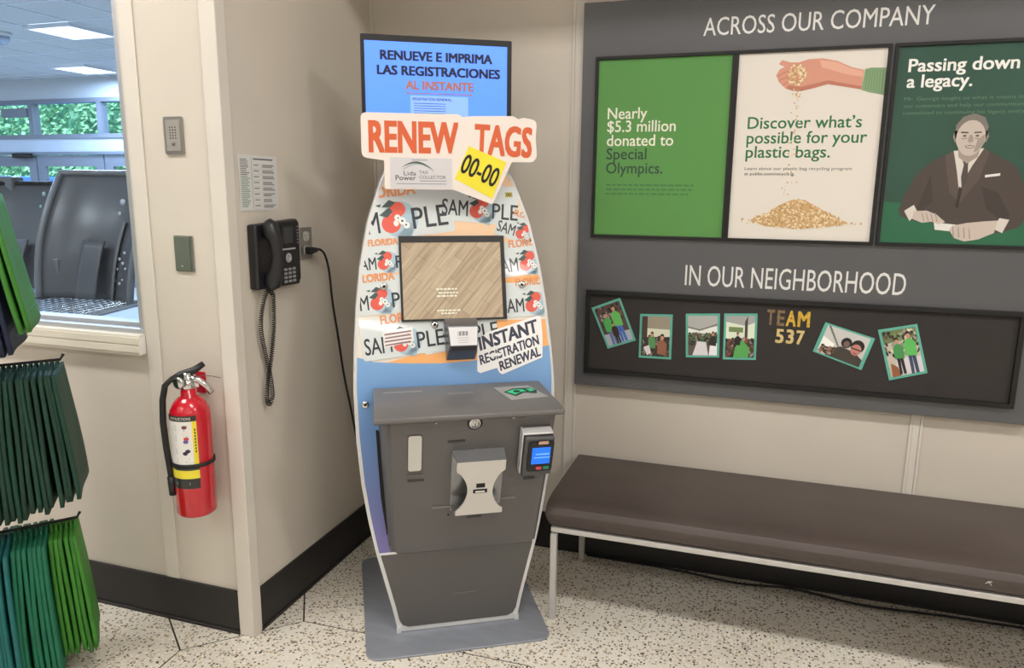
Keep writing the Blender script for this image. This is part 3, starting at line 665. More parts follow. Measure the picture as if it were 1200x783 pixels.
m.poly([(2.118, 1.634), (2.142, 1.600), (2.160, 1.588), (2.188, 1.612), (2.202, 1.642), (2.186, 1.610), (2.158, 1.545), (2.148, 1.500), (2.136, 1.560)], C1+.0003, shirt)
m.poly([(2.118, 1.632), (2.204, 1.640), (2.176, 1.585), (2.150, 1.520), (2.132, 1.580)], C1+.0004, shirt)
m.poly([(2.146, 1.604), (2.166, 1.604), (2.164, 1.588), (2.168, 1.545), (2.154, 1.512), (2.148, 1.55), (2.152, 1.588)], C1+.00055, g_(72, 62, 60))
m.poly([(2.146, 1.52), (2.156, 1.51), (2.150, 1.450), (2.142, 1.452)], C1+.0005, g_(36, 30, 28))
m.poly([(2.216, 1.548), (2.258, 1.554), (2.258, 1.562), (2.216, 1.556)], C1+.0005, g_(230, 226, 222))
face = g_(196, 184, 174); face2 = g_(160, 146, 136); hair = g_(120, 114, 108); dk_ = g_(58, 50, 46)
hx, hz = 2.162, 1.676
m.poly([(2.130, 1.640), (2.195, 1.646), (2.188, 1.612), (2.160, 1.592), (2.134, 1.612)], C1+.0006, face2)
m.poly(ell(hx, hz+.014, .047, .056, 24), C1+.0007, hair)
m.poly([(hx+.042*math.cos(a)*(1 if math.sin(a) > -.3 else .93), hz-.004+.056*math.sin(a)) for a in [2*PI*i/24 for i in range(24)]], C1+.0008, face)
m.poly([(hx-.046, hz+.02), (hx-.050, hz), (hx-.044, hz-.018), (hx-.038, hz-.01), (hx-.038, hz+.018)], C1+.0007, face2)
m.poly([(hx+.046, hz+.02), (hx+.050, hz), (hx+.044, hz-.018), (hx+.038, hz-.01), (hx+.038, hz+.018)], C1+.0007, face2)
m.poly([(hx-.040, hz+.020), (hx-.030, hz+.044), (hx-.008, hz+.052), (hx+.020, hz+.050), (hx+.038, hz+.030), (hx+.042, hz+.012), (hx+.047, hz+.030), (hx+.034, hz+.060), (hx+.005, hz+.072), (hx-.028, hz+.062), (hx-.047, hz+.034)], C1+.0010, hair)
m.poly([(hx+.020, hz-.010), (hx+.040, hz+.010), (hx+.040, hz-.020), (hx+.024, hz-.044), (hx+.012, hz-.050)], C1+.0009, face2)
for s_ in (-1, 1):
    m.poly([(hx+s_*.008, hz+.015), (hx+s_*.028, hz+.016), (hx+s_*.030, hz+.012), (hx+s_*.008, hz+.011)], C1+.0011, dk_)
    m.poly(ell(hx+s_*.018, hz+.003, .0065, .0028, 10), C1+.0011, g_(150, 138, 130)); m.poly(ell(hx+s_*.018, hz+.003, .0035, .003, 10), C1+.0012, dk_)
    m.poly([(hx+s_*.008, hz-.003), (hx+s_*.027, hz-.004), (hx+s_*.024, hz-.008), (hx+s_*.012, hz-.007)], C1+.0011, face2)
m.poly([(hx-.004, hz+.006), (hx+.004, hz+.006), (hx+.009, hz-.014), (hx, hz-.019), (hx-.008, hz-.015)], C1+.0011, face2)
m.poly([(hx-.015, hz-.029), (hx, hz-.026), (hx+.015, hz-.029), (hx+.008, hz-.036), (hx-.008, hz-.036)], C1+.0011, g_(120, 84, 80))
m.poly([(hx-.011, hz-.030), (hx+.011, hz-.030), (hx+.007, hz-.033), (hx-.007, hz-.033)], C1+.0012, g_(232, 228, 222))
# hands, cuffs, paper
m.poly([(1.993, 1.438), (2.020, 1.458), (2.035, 1.432), (2.012, 1.405)], C1+.0006, shirt)
m.poly([(2.285, 1.372), (2.300, 1.415), (2.272, 1.420), (2.258, 1.385)], C1+.0006, shirt)
hd = g_(200, 186, 176)
m.poly([(2.022, 1.438), (2.060, 1.440), (2.090, 1.428), (2.118, 1.404), (2.100, 1.396), (2.078, 1.404), (2.050, 1.400), (2.020, 1.412)], C1+.0007, hd)
m.poly([(2.268, 1.412), (2.225, 1.408), (2.180, 1.402), (2.140, 1.392), (2.132, 1.378), (2.150, 1.352), (2.180, 1.342), (2.220, 1.350), (2.262, 1.372)], C1+.0007, hd)
for i in range(4):
    x = 2.140+.016*i; m.poly([(x, 1.390-i*.002), (x+.003, 1.391-i*.002), (x+.009, 1.358-i*.002), (x+.005, 1.356-i*.002)], C1+.0009, face2)
    x = 2.045+.013*i; m.poly([(x, 1.432), (x+.003, 1.432), (x+.012, 1.406), (x+.009, 1.404)], C1+.0009, face2)
m.poly([(2.085, 1.402), (2.150, 1.396), (2.160, 1.372), (2.090, 1.378)], C1+.0006, g_(228, 226, 222))
m.build('portrait_picture', suit, g3, recalc=False)
# lower case
cs = thing('display_case', 'long shallow black-framed case in the lower board holding the photos', 'display case', BD(1.64, .80, 0))
frame(cs, .920, 2.385, .792, 1.118, .016, .016)
MB(BD).box(.936, 2.369, .808, 1.102, .0, .003).build('backing', case_m, cs)
def photo(label, c, items, order=None):
    ctr = (sum(p[0] for p in c)/4, sum(p[1] for p in c)/4)
    t = thing('photo', label, 'photo', BD(ctr[0], ctr[1], .003), 'teal-bordered photos in the case')
    MB(BD).prism(c, .0032, .0042).build('mount', M('teal_card', (96, 178, 160), rough=.5, var=.1, vscale=20), t)
    def uv(u, v, k=.86):
        u = .5+(u-.5)*k; v = .5+(v-.5)*(.90)
        a = Vector(c[0]).lerp(Vector(c[1]), u); b_ = Vector(c[3]).lerp(Vector(c[2]), u); p = a.lerp(b_, v); return (p.x, p.y)
    m = MB(BD); cc = .0046
    for (col, pts) in items:
        pts = [(min(1, max(0, p[0])), min(1, max(0, p[1]))) for p in pts]
        m.poly([uv(*p) for p in pts], cc, P(*col)); cc += .000012
    m.build('picture', P(*items[0][0]), t, recalc=False)
    return t
def person(x, y, s_, shirt_, hair_=(40, 30, 26), skin=(200, 150, 125), pants=None):
    o = []
    if pants: o += [(pants, [(x-.10*s_, y-.75*s_), (x-.02*s_, y-.75*s_), (x, y-.35*s_), (x+.03*s_, y-.75*s_), (x+.12*s_, y-.75*s_), (x+.10*s_, y-.25*s_), (x-.10*s_, y-.25*s_)])]
    o += [(shirt_, [(x-.16*s_, y-.35*s_), (x-.17*s_, y-.10*s_), (x-.07*s_, y-.01*s_), (x+.07*s_, y-.01*s_), (x+.17*s_, y-.10*s_), (x+.15*s_, y-.38*s_)]),
          (skin, ell(x, y+.06*s_, .065*s_, .07*s_, 10)), (hair_, [(x-.075*s_, y+.06*s_), (x-.06*s_, y+.13*s_), (x, y+.16*s_), (x+.06*s_, y+.13*s_), (x+.075*s_, y+.05*s_), (x+.03*s_, y+.10*s_), (x-.03*s_, y+.10*s_)])]
    return o
GR = (84, 176, 92); F0 = [(0, 0), (1, 0), (1, 1), (0, 1)]
def fill(c): return (c, F0)
def speck(n, box, cols, r=.03):
    o = []
    for i in range(int(n*2.6)):
        x = random.uniform(box[0], box[2]); y = random.uniform(box[1], box[3]); o.append((random.choice(cols), ell(x, y, .62*r*random.uniform(.6, 1.6), r*random.uniform(.6, 1.4), 6, x*9)))
    return o
random.seed(5)
DK = [(36, 30, 30), (70, 50, 44), (120, 84, 66), (48, 56, 44), (160, 150, 142)]
photo('tilted teal-bordered photo of people in green shirts and jeans, leftmost of six', [(1.010, .891), (1.118, .932), (1.051, 1.094), (.941, 1.048)],
      [fill((88, 70, 66)), ((176, 182, 196), [(0, 0), (1, 0), (1, .25), (0, .30)])]+speck(26, (.0, .45, 1, 1), DK, .06)+person(.30, .70, 1.0, GR, pants=(96, 110, 160))+person(.68, .80, 1.05, (104, 190, 96), pants=(70, 110, 190))+person(.46, .45, .7, (60, 40, 36), pants=(30, 28, 32)))
photo('teal-bordered photo of a seated crowd under a beige ceiling, second from the left', [(1.131, .866), (1.254, .868), (1.252, 1.041), (1.130, 1.036)],
      [fill((60, 50, 44)), ((160, 150, 132), [(0, .62), (1, .62), (1, 1), (0, 1)]), ((225, 226, 205), [(.2, .48), (1, .50), (1, .68), (.2, .70)]), ((70, 56, 48), [(0, .45), (.2, .45), (.2, 1), (0, 1)])]+speck(50, (0, 0, 1, .5), DK, .06)+person(.38, .5, .8, (90, 150, 90))+person(.74, .42, 1.0, (150, 98, 74))+[((226, 222, 226), [(.08, .22), (.28, .28), (.36, .08), (.22, .02)])])
photo('teal-bordered photo of a long white table under a tent, third from the left', [(1.308, .881), (1.429, .890), (1.422, 1.055), (1.299, 1.047)],
      [fill((96, 86, 80)), ((178, 178, 176), [(0, .62), (1, .62), (1, 1), (0, 1)]), ((236, 240, 232), [(0, .56), (1, .54), (1, .74), (.4, .66), (0, .72)]), ((120, 118, 116), [(0, .74), (.4, .66), (1, .80), (1, .76), (.4, .62), (0, .70)])]+speck(60, (0, .28, 1, .56), DK+[(70, 120, 80)], .05)+[((222, 220, 224), [(.15, 0), (.7, 0), (.62, .34), (.32, .36)]), ((240, 240, 242), [(.72, 0), (1, 0), (1, .3), (.86, .42), (.76, .3)])]+person(.86, .50, .7, (40, 38, 40)))
photo('teal-bordered photo with a green shirted back in front, fourth from the left', [(1.442, .884), (1.559, .891), (1.553, 1.063), (1.437, 1.056)],
      [fill((70, 60, 54)), ((168, 168, 166), [(0, .72), (1, .72), (1, 1), (0, 1)]), ((226, 236, 214), [(0, .45), (1, .45), (1, .84), (.7, .76), (0, .86)]), ((120, 140, 90), [(.1, .62), (.6, .60), (.6, .72), (.1, .74)]), ((70, 60, 56), [(.66, .4), (.76, .4), (.76, 1), (.66, .86)])]+speck(46, (0, 0, 1, .45), DK+[(150, 80, 60)], .06)+[((88, 168, 86), [(.28, .0), (.80, .0), (.84, .22), (.62, .40), (.48, .40), (.34, .24)])]+person(.42, .52, .6, (34, 30, 34)))
photo('tilted landscape photo of two people close together, second from the right', [(1.749, .938), (1.913, .883), (1.946, .999), (1.782, 1.046)],
      [fill((206, 206, 202)), ((250, 250, 244), [(0, .1), (.3, .2), (.3, .45), (0, .6)]), ((120, 114, 110), [(.02, 1), (.08, 1), (.42, .42), (.38, .40)]), ((66, 60, 54), [(.2, 0), (1, 0), (1, .25), (.8, .40), (.45, .45), (.3, .3), (.1, .28)])]+speck(22, (.02, .05, .35, .3), DK+[(150, 110, 90)], .05)+[((28, 26, 28), ell(.54, .62, .12, .18)), ((120, 96, 88), ell(.55, .58, .07, .11)), ((36, 30, 30), ell(.80, .62, .15, .22)), ((196, 130, 120), ell(.79, .50, .12, .19)), ((30, 28, 30), [(.68, .54), (.90, .54), (.90, .50), (.68, .50)]), ((150, 80, 78), [(.74, .40), (.85, .40), (.82, .36), (.77, .36)])])
photo('slightly tilted photo of two standing people in green shirts, rightmost of six', [(2.004, .854), (2.120, .891), (2.071, 1.059), (1.952, 1.030)],
      [fill((200, 190, 178)), ((110, 126, 84), [(0, .72), (1, .80), (1, 1), (0, 1)]), ((220, 214, 218), [(.1, 0), (1, 0), (1, .35), (.3, .4)])]+speck(40, (0, .45, 1, .98), DK+[(220, 214, 190), (130, 150, 90)], .05)+[((150, 96, 60), [(.05, 0), (.32, 0), (.26, .2), (.08, .3)])]+person(.38, .70, .9, (70, 150, 84), pants=(34, 34, 40))+person(.74, .78, 1.05, (96, 190, 96), pants=(60, 76, 104)))
gold_m = M('gold_glitter', (226, 186, 78), rough=.3, metal=.6, var=.35, vscale=160)
pale_m = M('pale_gold', (222, 200, 140), rough=.35, metal=.3, var=.2, vscale=120)
dull_m = M('dull_gold', (138, 116, 88), rough=.4, metal=.4, var=.4, vscale=120)
def letter(ch, x0, x1, z, h, mat, label, bold=.04):
    t = T(ch, x0, z, x1, h, bold=bold); m = MB(BD)
    o = tag(MB(BD).add([(0, 0, 0)], []).build('letter', mat), label, 'letter', 'gold letters in the case') if False else None
    e = thing('letter', label, 'letter', BD((x0+x1)/2, z, .003), 'gold letters in the case')
    for q in t: m.add([(p[0], p[1], .0045+DZ(p)) for p in q], [(0, 1, 2)], mat)
    ob = m.build('cutout', mat, e, recalc=False); s_ = ob.modifiers.new('s', 'SOLIDIFY'); s_.thickness = .002
for (ch, x0, x1, z, mt, lb) in (('T', 1.586, 1.612, 1.026, dull_m, 'dull gold cut-out letter T, first of the upper row'), ('E', 1.621, 1.646, 1.025, dull_m, 'dull gold cut-out letter E, second of the upper row'), ('A', 1.651, 1.685, 1.025, gold_m, 'bright gold glitter letter A in the upper row'), ('M', 1.690, 1.731, 1.025, gold_m, 'bright gold glitter letter M ending the upper row'),
                            ('5', 1.620, 1.648, .962, pale_m, 'pale gold cut-out digit five, first of the lower row'), ('3', 1.656, 1.682, .962, pale_m, 'pale gold cut-out digit three, middle of the lower row'), ('7', 1.690, 1.717, .961, pale_m, 'pale gold cut-out digit seven, last of the lower row')):
    letter(ch, x0, x1, z, .053 if z > 1 else .048, mt, lb)
# ---------------------------------------------------------------- bench
be = thing('bench', 'long brown vinyl bench on slim grey legs under the board', 'bench', (.93, -.3, 0))
prof = [(-.012, .352), (-.012, .420), (-.018, .436), (-.035, .443), (-.250, .445), (-.450, .444), (-.498, .438), (-.524, .425), (-.536, .405), (-.535, .385), (-.522, .362), (-.505, .350)]
bx = MB(); X0, X1 = .903, 3.05; n = len(prof); st_ = [(.0, 1.0, .022), (.004, 1, .012), (.012, 1, .004), (.03, 1, 0)]
xs_ = [(X0+.034, .030), (X0+.014, .012), (X0+.005, .004), (X0, 0), (X0+.02, -0.0)]
rows = [(X0+.026, .93, -.010), (X0+.006, .98, -.003), (X0+.000, 1, 0), (X0+.03, 1, 0), (X1-.03, 1, 0), (X1, 1, 0), (X1-.006, .98, -.003), (X1-.026, .93, -.010)]
vs = []; cy_, cz_ = -.27, .395
rows = [(X0+.030, .90), (X0+.010, .965), (X0+.001, 1.0), (X0+.04, 1.0)]+[(X0+.04+(X1-X0-.08)*i/12, 1) for i in range(1, 12)]+[(X1-.04, 1), (X1-.001, 1.0), (X1-.01, .965), (X1-.03, .90)]
for (x, s_) in rows:
    for (y, z) in prof:
        xx = x
        if x < X0+.02: xx = x+max(0, (.40-z))*.35
        vs.append((xx, cy_+(y-cy_)*(1-(1-s_)*.15), cz_+(z-cz_)*s_))
fs = []
for i in range(len(rows)-1):
    for j in range(n): fs.append((i*n+j, i*n+(j+1) % n, (i+1)*n+(j+1) % n, (i+1)*n+j))
fs += [tuple(range(n)), tuple(range((len(rows)-1)*n, len(rows)*n))]
bx.add(vs, fs, None, True); cu = bx.build('seat_cushion', vinyl_m, be)
q = cu.modifiers.new('bev', 'BEVEL'); q.width = .006; q.segments = 3; q.angle_limit = .5
MB().box(.922, 3.03, -.520, -.502, .331, .350).box(.922, 3.03, -.060, -.042, .326, .350).box(.922, .940, -.502, -.060, .326, .350).box(3.012, 3.03, -.502, -.060, .326, .350).box(1.9, 1.93, -.502, -.060, .330, .348).build('rail', alu_m, be, bevel=.002)
for (x, y) in ((.922, -.526), (.922, -.066), (3.008, -.526), (3.008, -.066)):
    MB().box(x, x+.022, y, y+.022, 0, .3258 if True else 0).build('leg', alu_m, be, bevel=.002)
sc_ = MB()
for (x, z, a) in ((2.235, .392, .4), (2.243, .389, -1.0), (2.240, .396, .1)):
    sc_.tube([(x-.006*math.cos(a), -.5372, z-.006*math.sin(a)), (x+.006*math.cos(a), -.5372, z+.006*math.sin(a))], .0012, 5)
sc_.build('scuff', P(196, 188, 180), be)
# cables along the wall under the bench
t = MB().tube([tuple(v) for v in catmull([(.95, -.03, .006), (1.3, -.035, .006), (1.55, -.06, .006), (1.75, -.035, .006), (2.0, -.07, .006), (2.3, -.05, .006), (2.9, -.04, .006)], 8)], .0045, 6).build('cable', rubber_m)
tag(t, 'black cable lying along the wall under the bench', 'cable')
# ---------------------------------------------------------------- kiosk
KA = math.radians(30.8); KU = Vector((math.cos(KA), math.sin(KA), 0)); KV = Vector((-math.sin(KA), math.cos(KA), 0)); KO = Vector((.437, -.958, 0))
K3 = lambda u, v, z: tuple(KO+KU*u+KV*v+Vector((0, 0, z)))          # across, back, up
def vf(z):
    z1 = .85
    if z < z1-.1: return .137
    if z > z1+.1: return .137+.25*(z-z1)
    t_ = (z-z1+.1)/.2; return .137+.025*t_*t_
def KF(u, z, c): return K3(u, vf(z)-c*.97, z+c*(.24 if z > .9 else 0))
def KB(u, z, c):                                                    # sloping front of the service box
    sl = .3137; nrm = math.hypot(1, sl); return K3(u, .125-sl*(z-.31)-c/nrm, z-c*sl/nrm)
ks = thing('kiosk', 'tall self-service registration kiosk with a curved printed front standing in the corner', 'kiosk', tuple(KO+KU*.31+KV*.3))
MB(lambda a, b, c: K3(a, b, c)).prism(rrect(0, 0, .617, .69, .045), 0, .008).build('base_plate', kbase_m, ks, bevel=.002)
CU = .318
HW = [(.0, .210), (.015, .209), (.10, .226), (.20, .250), (.32, .278), (.43, .298), (.55, .315), (.70, .327), (.86, .331), (1.0, .324), (1.137, .313), (1.25, .298), (1.39, .269), (1.516, .225), (1.586, .190), (1.64, .150), (1.66, .120)]
def hw(z):
    for (a, b_) in zip(HW, HW[1:]):
        if a[0] <= z <= b_[0]:
            t_ = (z-a[0])/(b_[0]-a[0]); return a[1]+(b_[1]-a[1])*t_
    return HW[-1][1]
m = MB(); zs = [0.008]+[1.66*i/48 for i in range(1, 49)]; vs = []; fs = []
for z in zs:
    h_w = hw(z)
    for (s_, d) in ((-1, 0), (1, 0), (1, 1), (-1, 1)):
        vs.append(K3(CU+s_*h_w, vf(z)+.10*d, z))
for i in range(len(zs)-1):
    for j in range(4): fs.append((i*4+j, i*4+(j+1) % 4, (i+1)*4+(j+1) % 4, (i+1)*4+j))
fs += [(0, 1, 2, 3), tuple(range(len(vs)-4, len(vs)))]
m.add(vs, fs); m.build('body_shell', ksilver_m, ks, bevel=.003)
MB(K3).box(.16, .476, .2372, .40, .008, 1.19).build('rear_cabinet', kdark_m, ks, bevel=.004)
# feet flare
for s_ in (-1, 1):
    x = CU+s_*.205; MB(K3).prism([(x-.008, .132), (x+.008, .132), (x+.008, .1365), (x-.008, .1365)], .008, .030).build('foot', ksilver_m, ks)
IN = .011
def outline(z0, z1, inset, n=22):
    r_ = [(CU+hw(z0+(z1-z0)*i/n)-inset, z0+(z1-z0)*i/n) for i in range(n+1)]
    l_ = [(CU-hw(z0+(z1-z0)*i/n)+inset, z0+(z1-z0)*i/n) for i in range(n, -1, -1)]
    return r_+l_
def face_rows(m, z0, z1, inset, c, mat, n=30, top=None):
    vs = []; fs = []
    for i in range(n+1):
        z = z0+(z1-z0)*i/n; h_ = hw(z)-inset
        for j in range(13):
            u = CU-h_+2*h_*j/12; zz = z
            if top: zz = min(z, top(u)) if i < n else top(u)
            if top: zz = z0+(top(u)-z0)*i/n
            vs.append((u, zz, c))
    for i in range(n):
        for j in range(12): fs.append((i*13+j, i*13+j+1, (i+1)*13+j+1, (i+1)*13+j))
    m.add(vs, fs, mat, True)
fp = MB(KF); base_print = P(232, 220, 204, coat=.3)
face_rows(fp, .306, 1.64, IN, .0008, base_print)
FP = fp.build('face_panel', base_print, ks, recalc=False)
blue_m = M('print_blue', (122, 166, 214), rough=.4, coat=.3)
nt = blue_m.node_tree; tc = nt.nodes.new('ShaderNodeTexCoord'); sx = nt.nodes.new('ShaderNodeSeparateXYZ'); rp = nt.nodes.new('ShaderNodeValToRGB'); mr = nt.nodes.new('ShaderNodeMapRange')
mr.inputs[1].default_value = .35; mr.inputs[2].default_value = .95
nt.links.new(tc.outputs['Object'], sx.inputs[0]); nt.links.new(sx.outputs[2], mr.inputs[0]); nt.links.new(mr.outputs[0], rp.inputs[0])
rp.color_ramp.elements[0].color = sRGB(108, 104, 160); rp.color_ramp.elements[1].color = sRGB(122, 166, 214); e_ = rp.color_ramp.elements.new(.62); e_.color = sRGB(96, 138, 196)
nt.links.new(rp.outputs[0], nt.nodes['Principled BSDF'].inputs['Base Color'])
bl = MB(KF)
def wave(u):
    pts = [(-.02, .976), (.06, .951), (.167, .944), (.277, .940), (.39, .945), (.506, .966), (.66, .988)]
    for (a, b_) in zip(pts, pts[1:]):
        if a[0] <= u <= b_[0]: return a[1]+(b_[1]-a[1])*(u-a[0])/(b_[0]-a[0])
    return .95
face_rows(bl, .306, .95, IN, .0014, blue_m, 24, wave)
bl.build('blue_print', blue_m, FP, recalc=False)
clipo = outline(.90, 1.64, IN+.001, 20)
pp = MB(KF); pch = P(244, 206, 168, coat=.3); org = P(244, 176, 108, coat=.3); pale = P(212, 219, 220, coat=.3)
def cp_(pts, c, mat): pp.polys([pts], c, mat, clipo)
cp_([(.0, 1.20), (.16, 1.205), (.16, 1.235), (.0, 1.225)], .0012, pch)
cp_([(.0, 1.300), (.16, 1.31), (.16, 1.33), (.0, 1.345)], .0012, pch)
cp_([(.0, 1.345), (.17, 1.335), (.17, 1.350), (.0, 1.356)], .0013, P(206, 200, 222, coat=.3))
cp_([(.14, 1.335), (.66, 1.335), (.66, 1.36), (.49, 1.39), (.36, 1.425), (.31, 1.40)], .0012, pch)
cp_([(.49, 1.185), (.66, 1.19), (.66, 1.215), (.49, 1.215)], .0012, org)
cp_([(.49, 1.32), (.60, 1.335), (.62, 1.36), (.49, 1.37)], .0013, pch)
cp_([(.52, 1.42), (.58, 1.46), (.50, 1.56), (.44, 1.56)], .0012, pch)
cp_([(.05, 1.55), (.3, 1.50), (.32, 1.64), (.1, 1.64)], .0012, pch)
cp_([(.09, .948), (.167, .944), (.277, .940), (.39, .945), (.506, .966), (.66, .988), (.66, 1.070), (.27, 1.070), (.268, .992), (.16, .965)], .00135, org)
pp.build('colour_bands', org, FP, recalc=False)
ora = P(224, 92, 76, coat=.3); leaf = P(66, 84, 82, coat=.3); ink3 = P(44, 48, 54, coat=.3); fl = P(226, 150, 100, coat=.3); sgrey = P(170, 196, 210, coat=.3)
def plate(u, z, W_, rot, c=.0018, left='SAM', right='PLE', h=.19, flz=.25, bgc=pale, fl_on=True, x0=-.5, x1=.5, y0=-.20, y1=.29):
    m = MB(KF); ca, sa = math.cos(math.radians(rot)), math.sin(math.radians(rot))
    tr = lambda pts: [(u+(p[0]*ca-p[1]*sa)*W_, z+(p[0]*sa+p[1]*ca)*W_, DZ(p)) for p in pts]
    m.polys([tr(rrect(x0, y0, x1, y1, .03, 3))], c, bgc, clipo)
    m.polys([tr(ell(.06, -.03, .17, .17, 14)), tr([(.0, -.18), (.14, -.22), (.18, -.05)])], c+.0002, sgrey, clipo)
    m.polys([tr(ell(.045, .065, .078, .070, 16)), tr(ell(-.030, -.060, .090, .085, 16))], c+.0004, ora, clipo)
    m.polys([tr([(-.10, .10), (-.02, .16), (.04, .13), (-.02, .09)]), tr([(-.13, .03), (-.03, .09), (.0, .05), (-.06, .0)]), tr([(-.16, .12), (-.11, .10), (-.10, .13)])], c+.0006, leaf, clipo)
    m.polys([tr(ell(.075, -.045, .035, .035, 8)), tr(ell(.035, -.01, .03, .03, 8)), tr(ell(.11, -.09, .03, .03, 8)), tr(ell(.015, -.06, .025, .03, 8))], c+.0007, P(236, 236, 232, coat=.3), clipo)
    m.polys([tr(ell(.075, -.045, .012, .012, 6)), tr(ell(.105, -.085, .010, .010, 6)), tr(ell(.04, -.015, .008, .008, 6))], c+.0008, leaf, clipo)
    if left:
        w_ = .11*len(left)
        for t in T(left, -.14-w_, -.13, -.14, h, bold=.012): m.polys([tr(t)], c+.0006, ink3, clipo)
    if right:
        w_ = .112*len(right)
        for t in T(right, .17, -.13, .17+w_, h, bold=.012): m.polys([tr(t)], c+.0006, ink3, clipo)
    if fl_on:
        for t in T('FLORIDA', -.24, flz-.06, .24, .10, bold=.05): m.polys([tr(t)], c+.0007, fl, clipo)
    return m.build('plate_print', pale, FP, recalc=False)
plate(.133, 1.405, .345, 7, .0018, x1=.56)
plate(.415, 1.438, .262, -5, .0022)
plate(.560, 1.358, .185, -18, .0026, flz=.29)
plate(.100, 1.268, .200, 4, .0020, flz=.30)
plate(.570, 1.262, .230, 6, .0022, right='PLE', flz=.27)
plate(.077, 1.148, .240, 5, .0024, flz=.29)
plate(.585, 1.128, .230, 3, .0024, flz=.30)
plate(.335, 1.035, .250, 8, .0022, fl_on=False)
plate(.148, 1.020, .262, 6, .0030, flz=.27)
m = MB(KF); m.poly([(.084, 1.046), (.180, 1.058), (.184, 1.014), (.088, .994)], .0042, P(232, 230, 228, coat=.3))
for i in range(4): m.poly([(.090+.004*(i % 2), 1.038-i*.011), (.176-.004*(i % 2), 1.048-i*.011), (.176, 1.043-i*.011), (.090, 1.033-i*.011)], .0045, P(150, 116, 120))
m.build('warning_sticker', white_m, FP, recalc=False); m = MB(KF)
m.poly([(.505, 1.486), (.530, 1.486), (.530, 1.470), (.505, 1.470)], .0040, P(190, 176, 70)); 
for t in T('00', .509, 1.473, .526, .010, bold=.02): m.add([(p[0], p[1], .0043+DZ(p)) for p in t], [(0, 1, 2)], ink3)
m.build('year_label', white_m, FP, recalc=False)
# INSTANT sticker
m = MB(KF); wh = P(240, 240, 240, coat=.3); nav = P(52, 58, 78, coat=.3)
m.poly([(.388, .965), (.391, 1.002), (.420, 1.032), (.598, 1.082), (.610, 1.076), (.612, 1.010), (.608, .946), (.470, .897), (.460, .902), (.452, .918), (.396, .903), (.386, .910)], .0034, wh)
for (s_, x0, z0_, x1, z1_, h_, b_) in (('INSTANT', .398, .976, .598, 1.030, .040, .05), ('REGISTRATION', .398, .930, .600, .990, .029, .045), ('RENEWAL', .464, .908, .604, .953, .029, .045)):
    for t in T(s_, x0, z0_, x1, h_, z1_, b_, .12): m.add([(p[0], p[1], .0038+DZ(p)) for p in t], [(0, 1, 2)], nav)
m.poly(ell(.446, .960, .026, .0055, 16, .1), .0041, wh)  # glare spot painted in white over the lettering
m.build('slogan_sticker', wh, FP, recalc=False)
for (u, z) in ((.094, 1.186), (.549, 1.184), (.252, 1.062), (.023, .821)):
    b_ = MB(KF).lathe([(.012, 0), (.012, .003), (.0085, .005)], (u, z, .0035), (0, 0, 1), n=20).build('bolt', chrome_m, FP)
    MB(KF).lathe([(.0045, 0), (.0045, .0005)], (u, z, .0086), (0, 0, 1), n=10).build('socket', matte_black, b_)
# touch screen
su0, su1, sz0, sz1 = .146, .492, 1.074, 1.343
fr = MB(KF)
for (a, b_, c_, d) in ((su0, su1, sz1-.020, sz1), (su0, su1, sz0, sz0+.006), (su0, su0+.007, sz0+.006, sz1-.020), (su1-.012, su1, sz0+.006, sz1-.020)): fr.box(a, b_, c_, d, .0005, .012)
sf = fr.build('screen_frame', black_m, ks)
reflection_m = bpy.data.materials.new('screen_painted_reflection'); reflection_m.use_nodes = True; nt = reflection_m.node_tree; b_ = nt.nodes['Principled BSDF']  # reflection of tan planks in the screen, painted as a glowing picture
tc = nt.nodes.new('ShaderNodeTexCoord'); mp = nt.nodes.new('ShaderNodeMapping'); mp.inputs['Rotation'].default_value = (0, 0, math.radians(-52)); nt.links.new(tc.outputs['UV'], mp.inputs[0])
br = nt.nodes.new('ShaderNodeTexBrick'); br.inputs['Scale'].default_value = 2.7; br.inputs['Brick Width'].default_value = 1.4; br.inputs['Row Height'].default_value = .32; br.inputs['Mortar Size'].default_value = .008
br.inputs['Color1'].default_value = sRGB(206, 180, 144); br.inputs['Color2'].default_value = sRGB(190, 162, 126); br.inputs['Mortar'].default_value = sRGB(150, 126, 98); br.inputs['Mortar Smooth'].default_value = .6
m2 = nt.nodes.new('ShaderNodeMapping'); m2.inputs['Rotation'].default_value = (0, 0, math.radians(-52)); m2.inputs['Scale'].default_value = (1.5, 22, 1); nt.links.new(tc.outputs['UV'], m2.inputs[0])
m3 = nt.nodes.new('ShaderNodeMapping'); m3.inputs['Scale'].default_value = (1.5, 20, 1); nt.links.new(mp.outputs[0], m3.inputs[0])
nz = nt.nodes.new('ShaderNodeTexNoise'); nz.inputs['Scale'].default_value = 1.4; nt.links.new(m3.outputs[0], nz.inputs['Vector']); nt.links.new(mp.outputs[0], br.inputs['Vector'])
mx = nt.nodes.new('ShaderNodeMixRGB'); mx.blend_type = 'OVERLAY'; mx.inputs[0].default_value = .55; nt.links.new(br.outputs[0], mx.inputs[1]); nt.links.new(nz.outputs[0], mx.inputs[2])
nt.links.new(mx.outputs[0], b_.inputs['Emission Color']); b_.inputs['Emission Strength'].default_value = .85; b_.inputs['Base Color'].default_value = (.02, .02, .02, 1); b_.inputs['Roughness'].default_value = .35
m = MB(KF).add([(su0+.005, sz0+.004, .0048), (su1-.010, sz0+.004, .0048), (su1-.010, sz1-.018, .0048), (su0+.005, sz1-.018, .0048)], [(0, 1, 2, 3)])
so_ = m.build('touch_screen', reflection_m, ks, recalc=False)
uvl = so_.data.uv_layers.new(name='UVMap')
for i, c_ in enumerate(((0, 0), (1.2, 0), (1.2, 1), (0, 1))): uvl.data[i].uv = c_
ghost = P(196, 194, 176, emit=.55)
m = MB(KF)
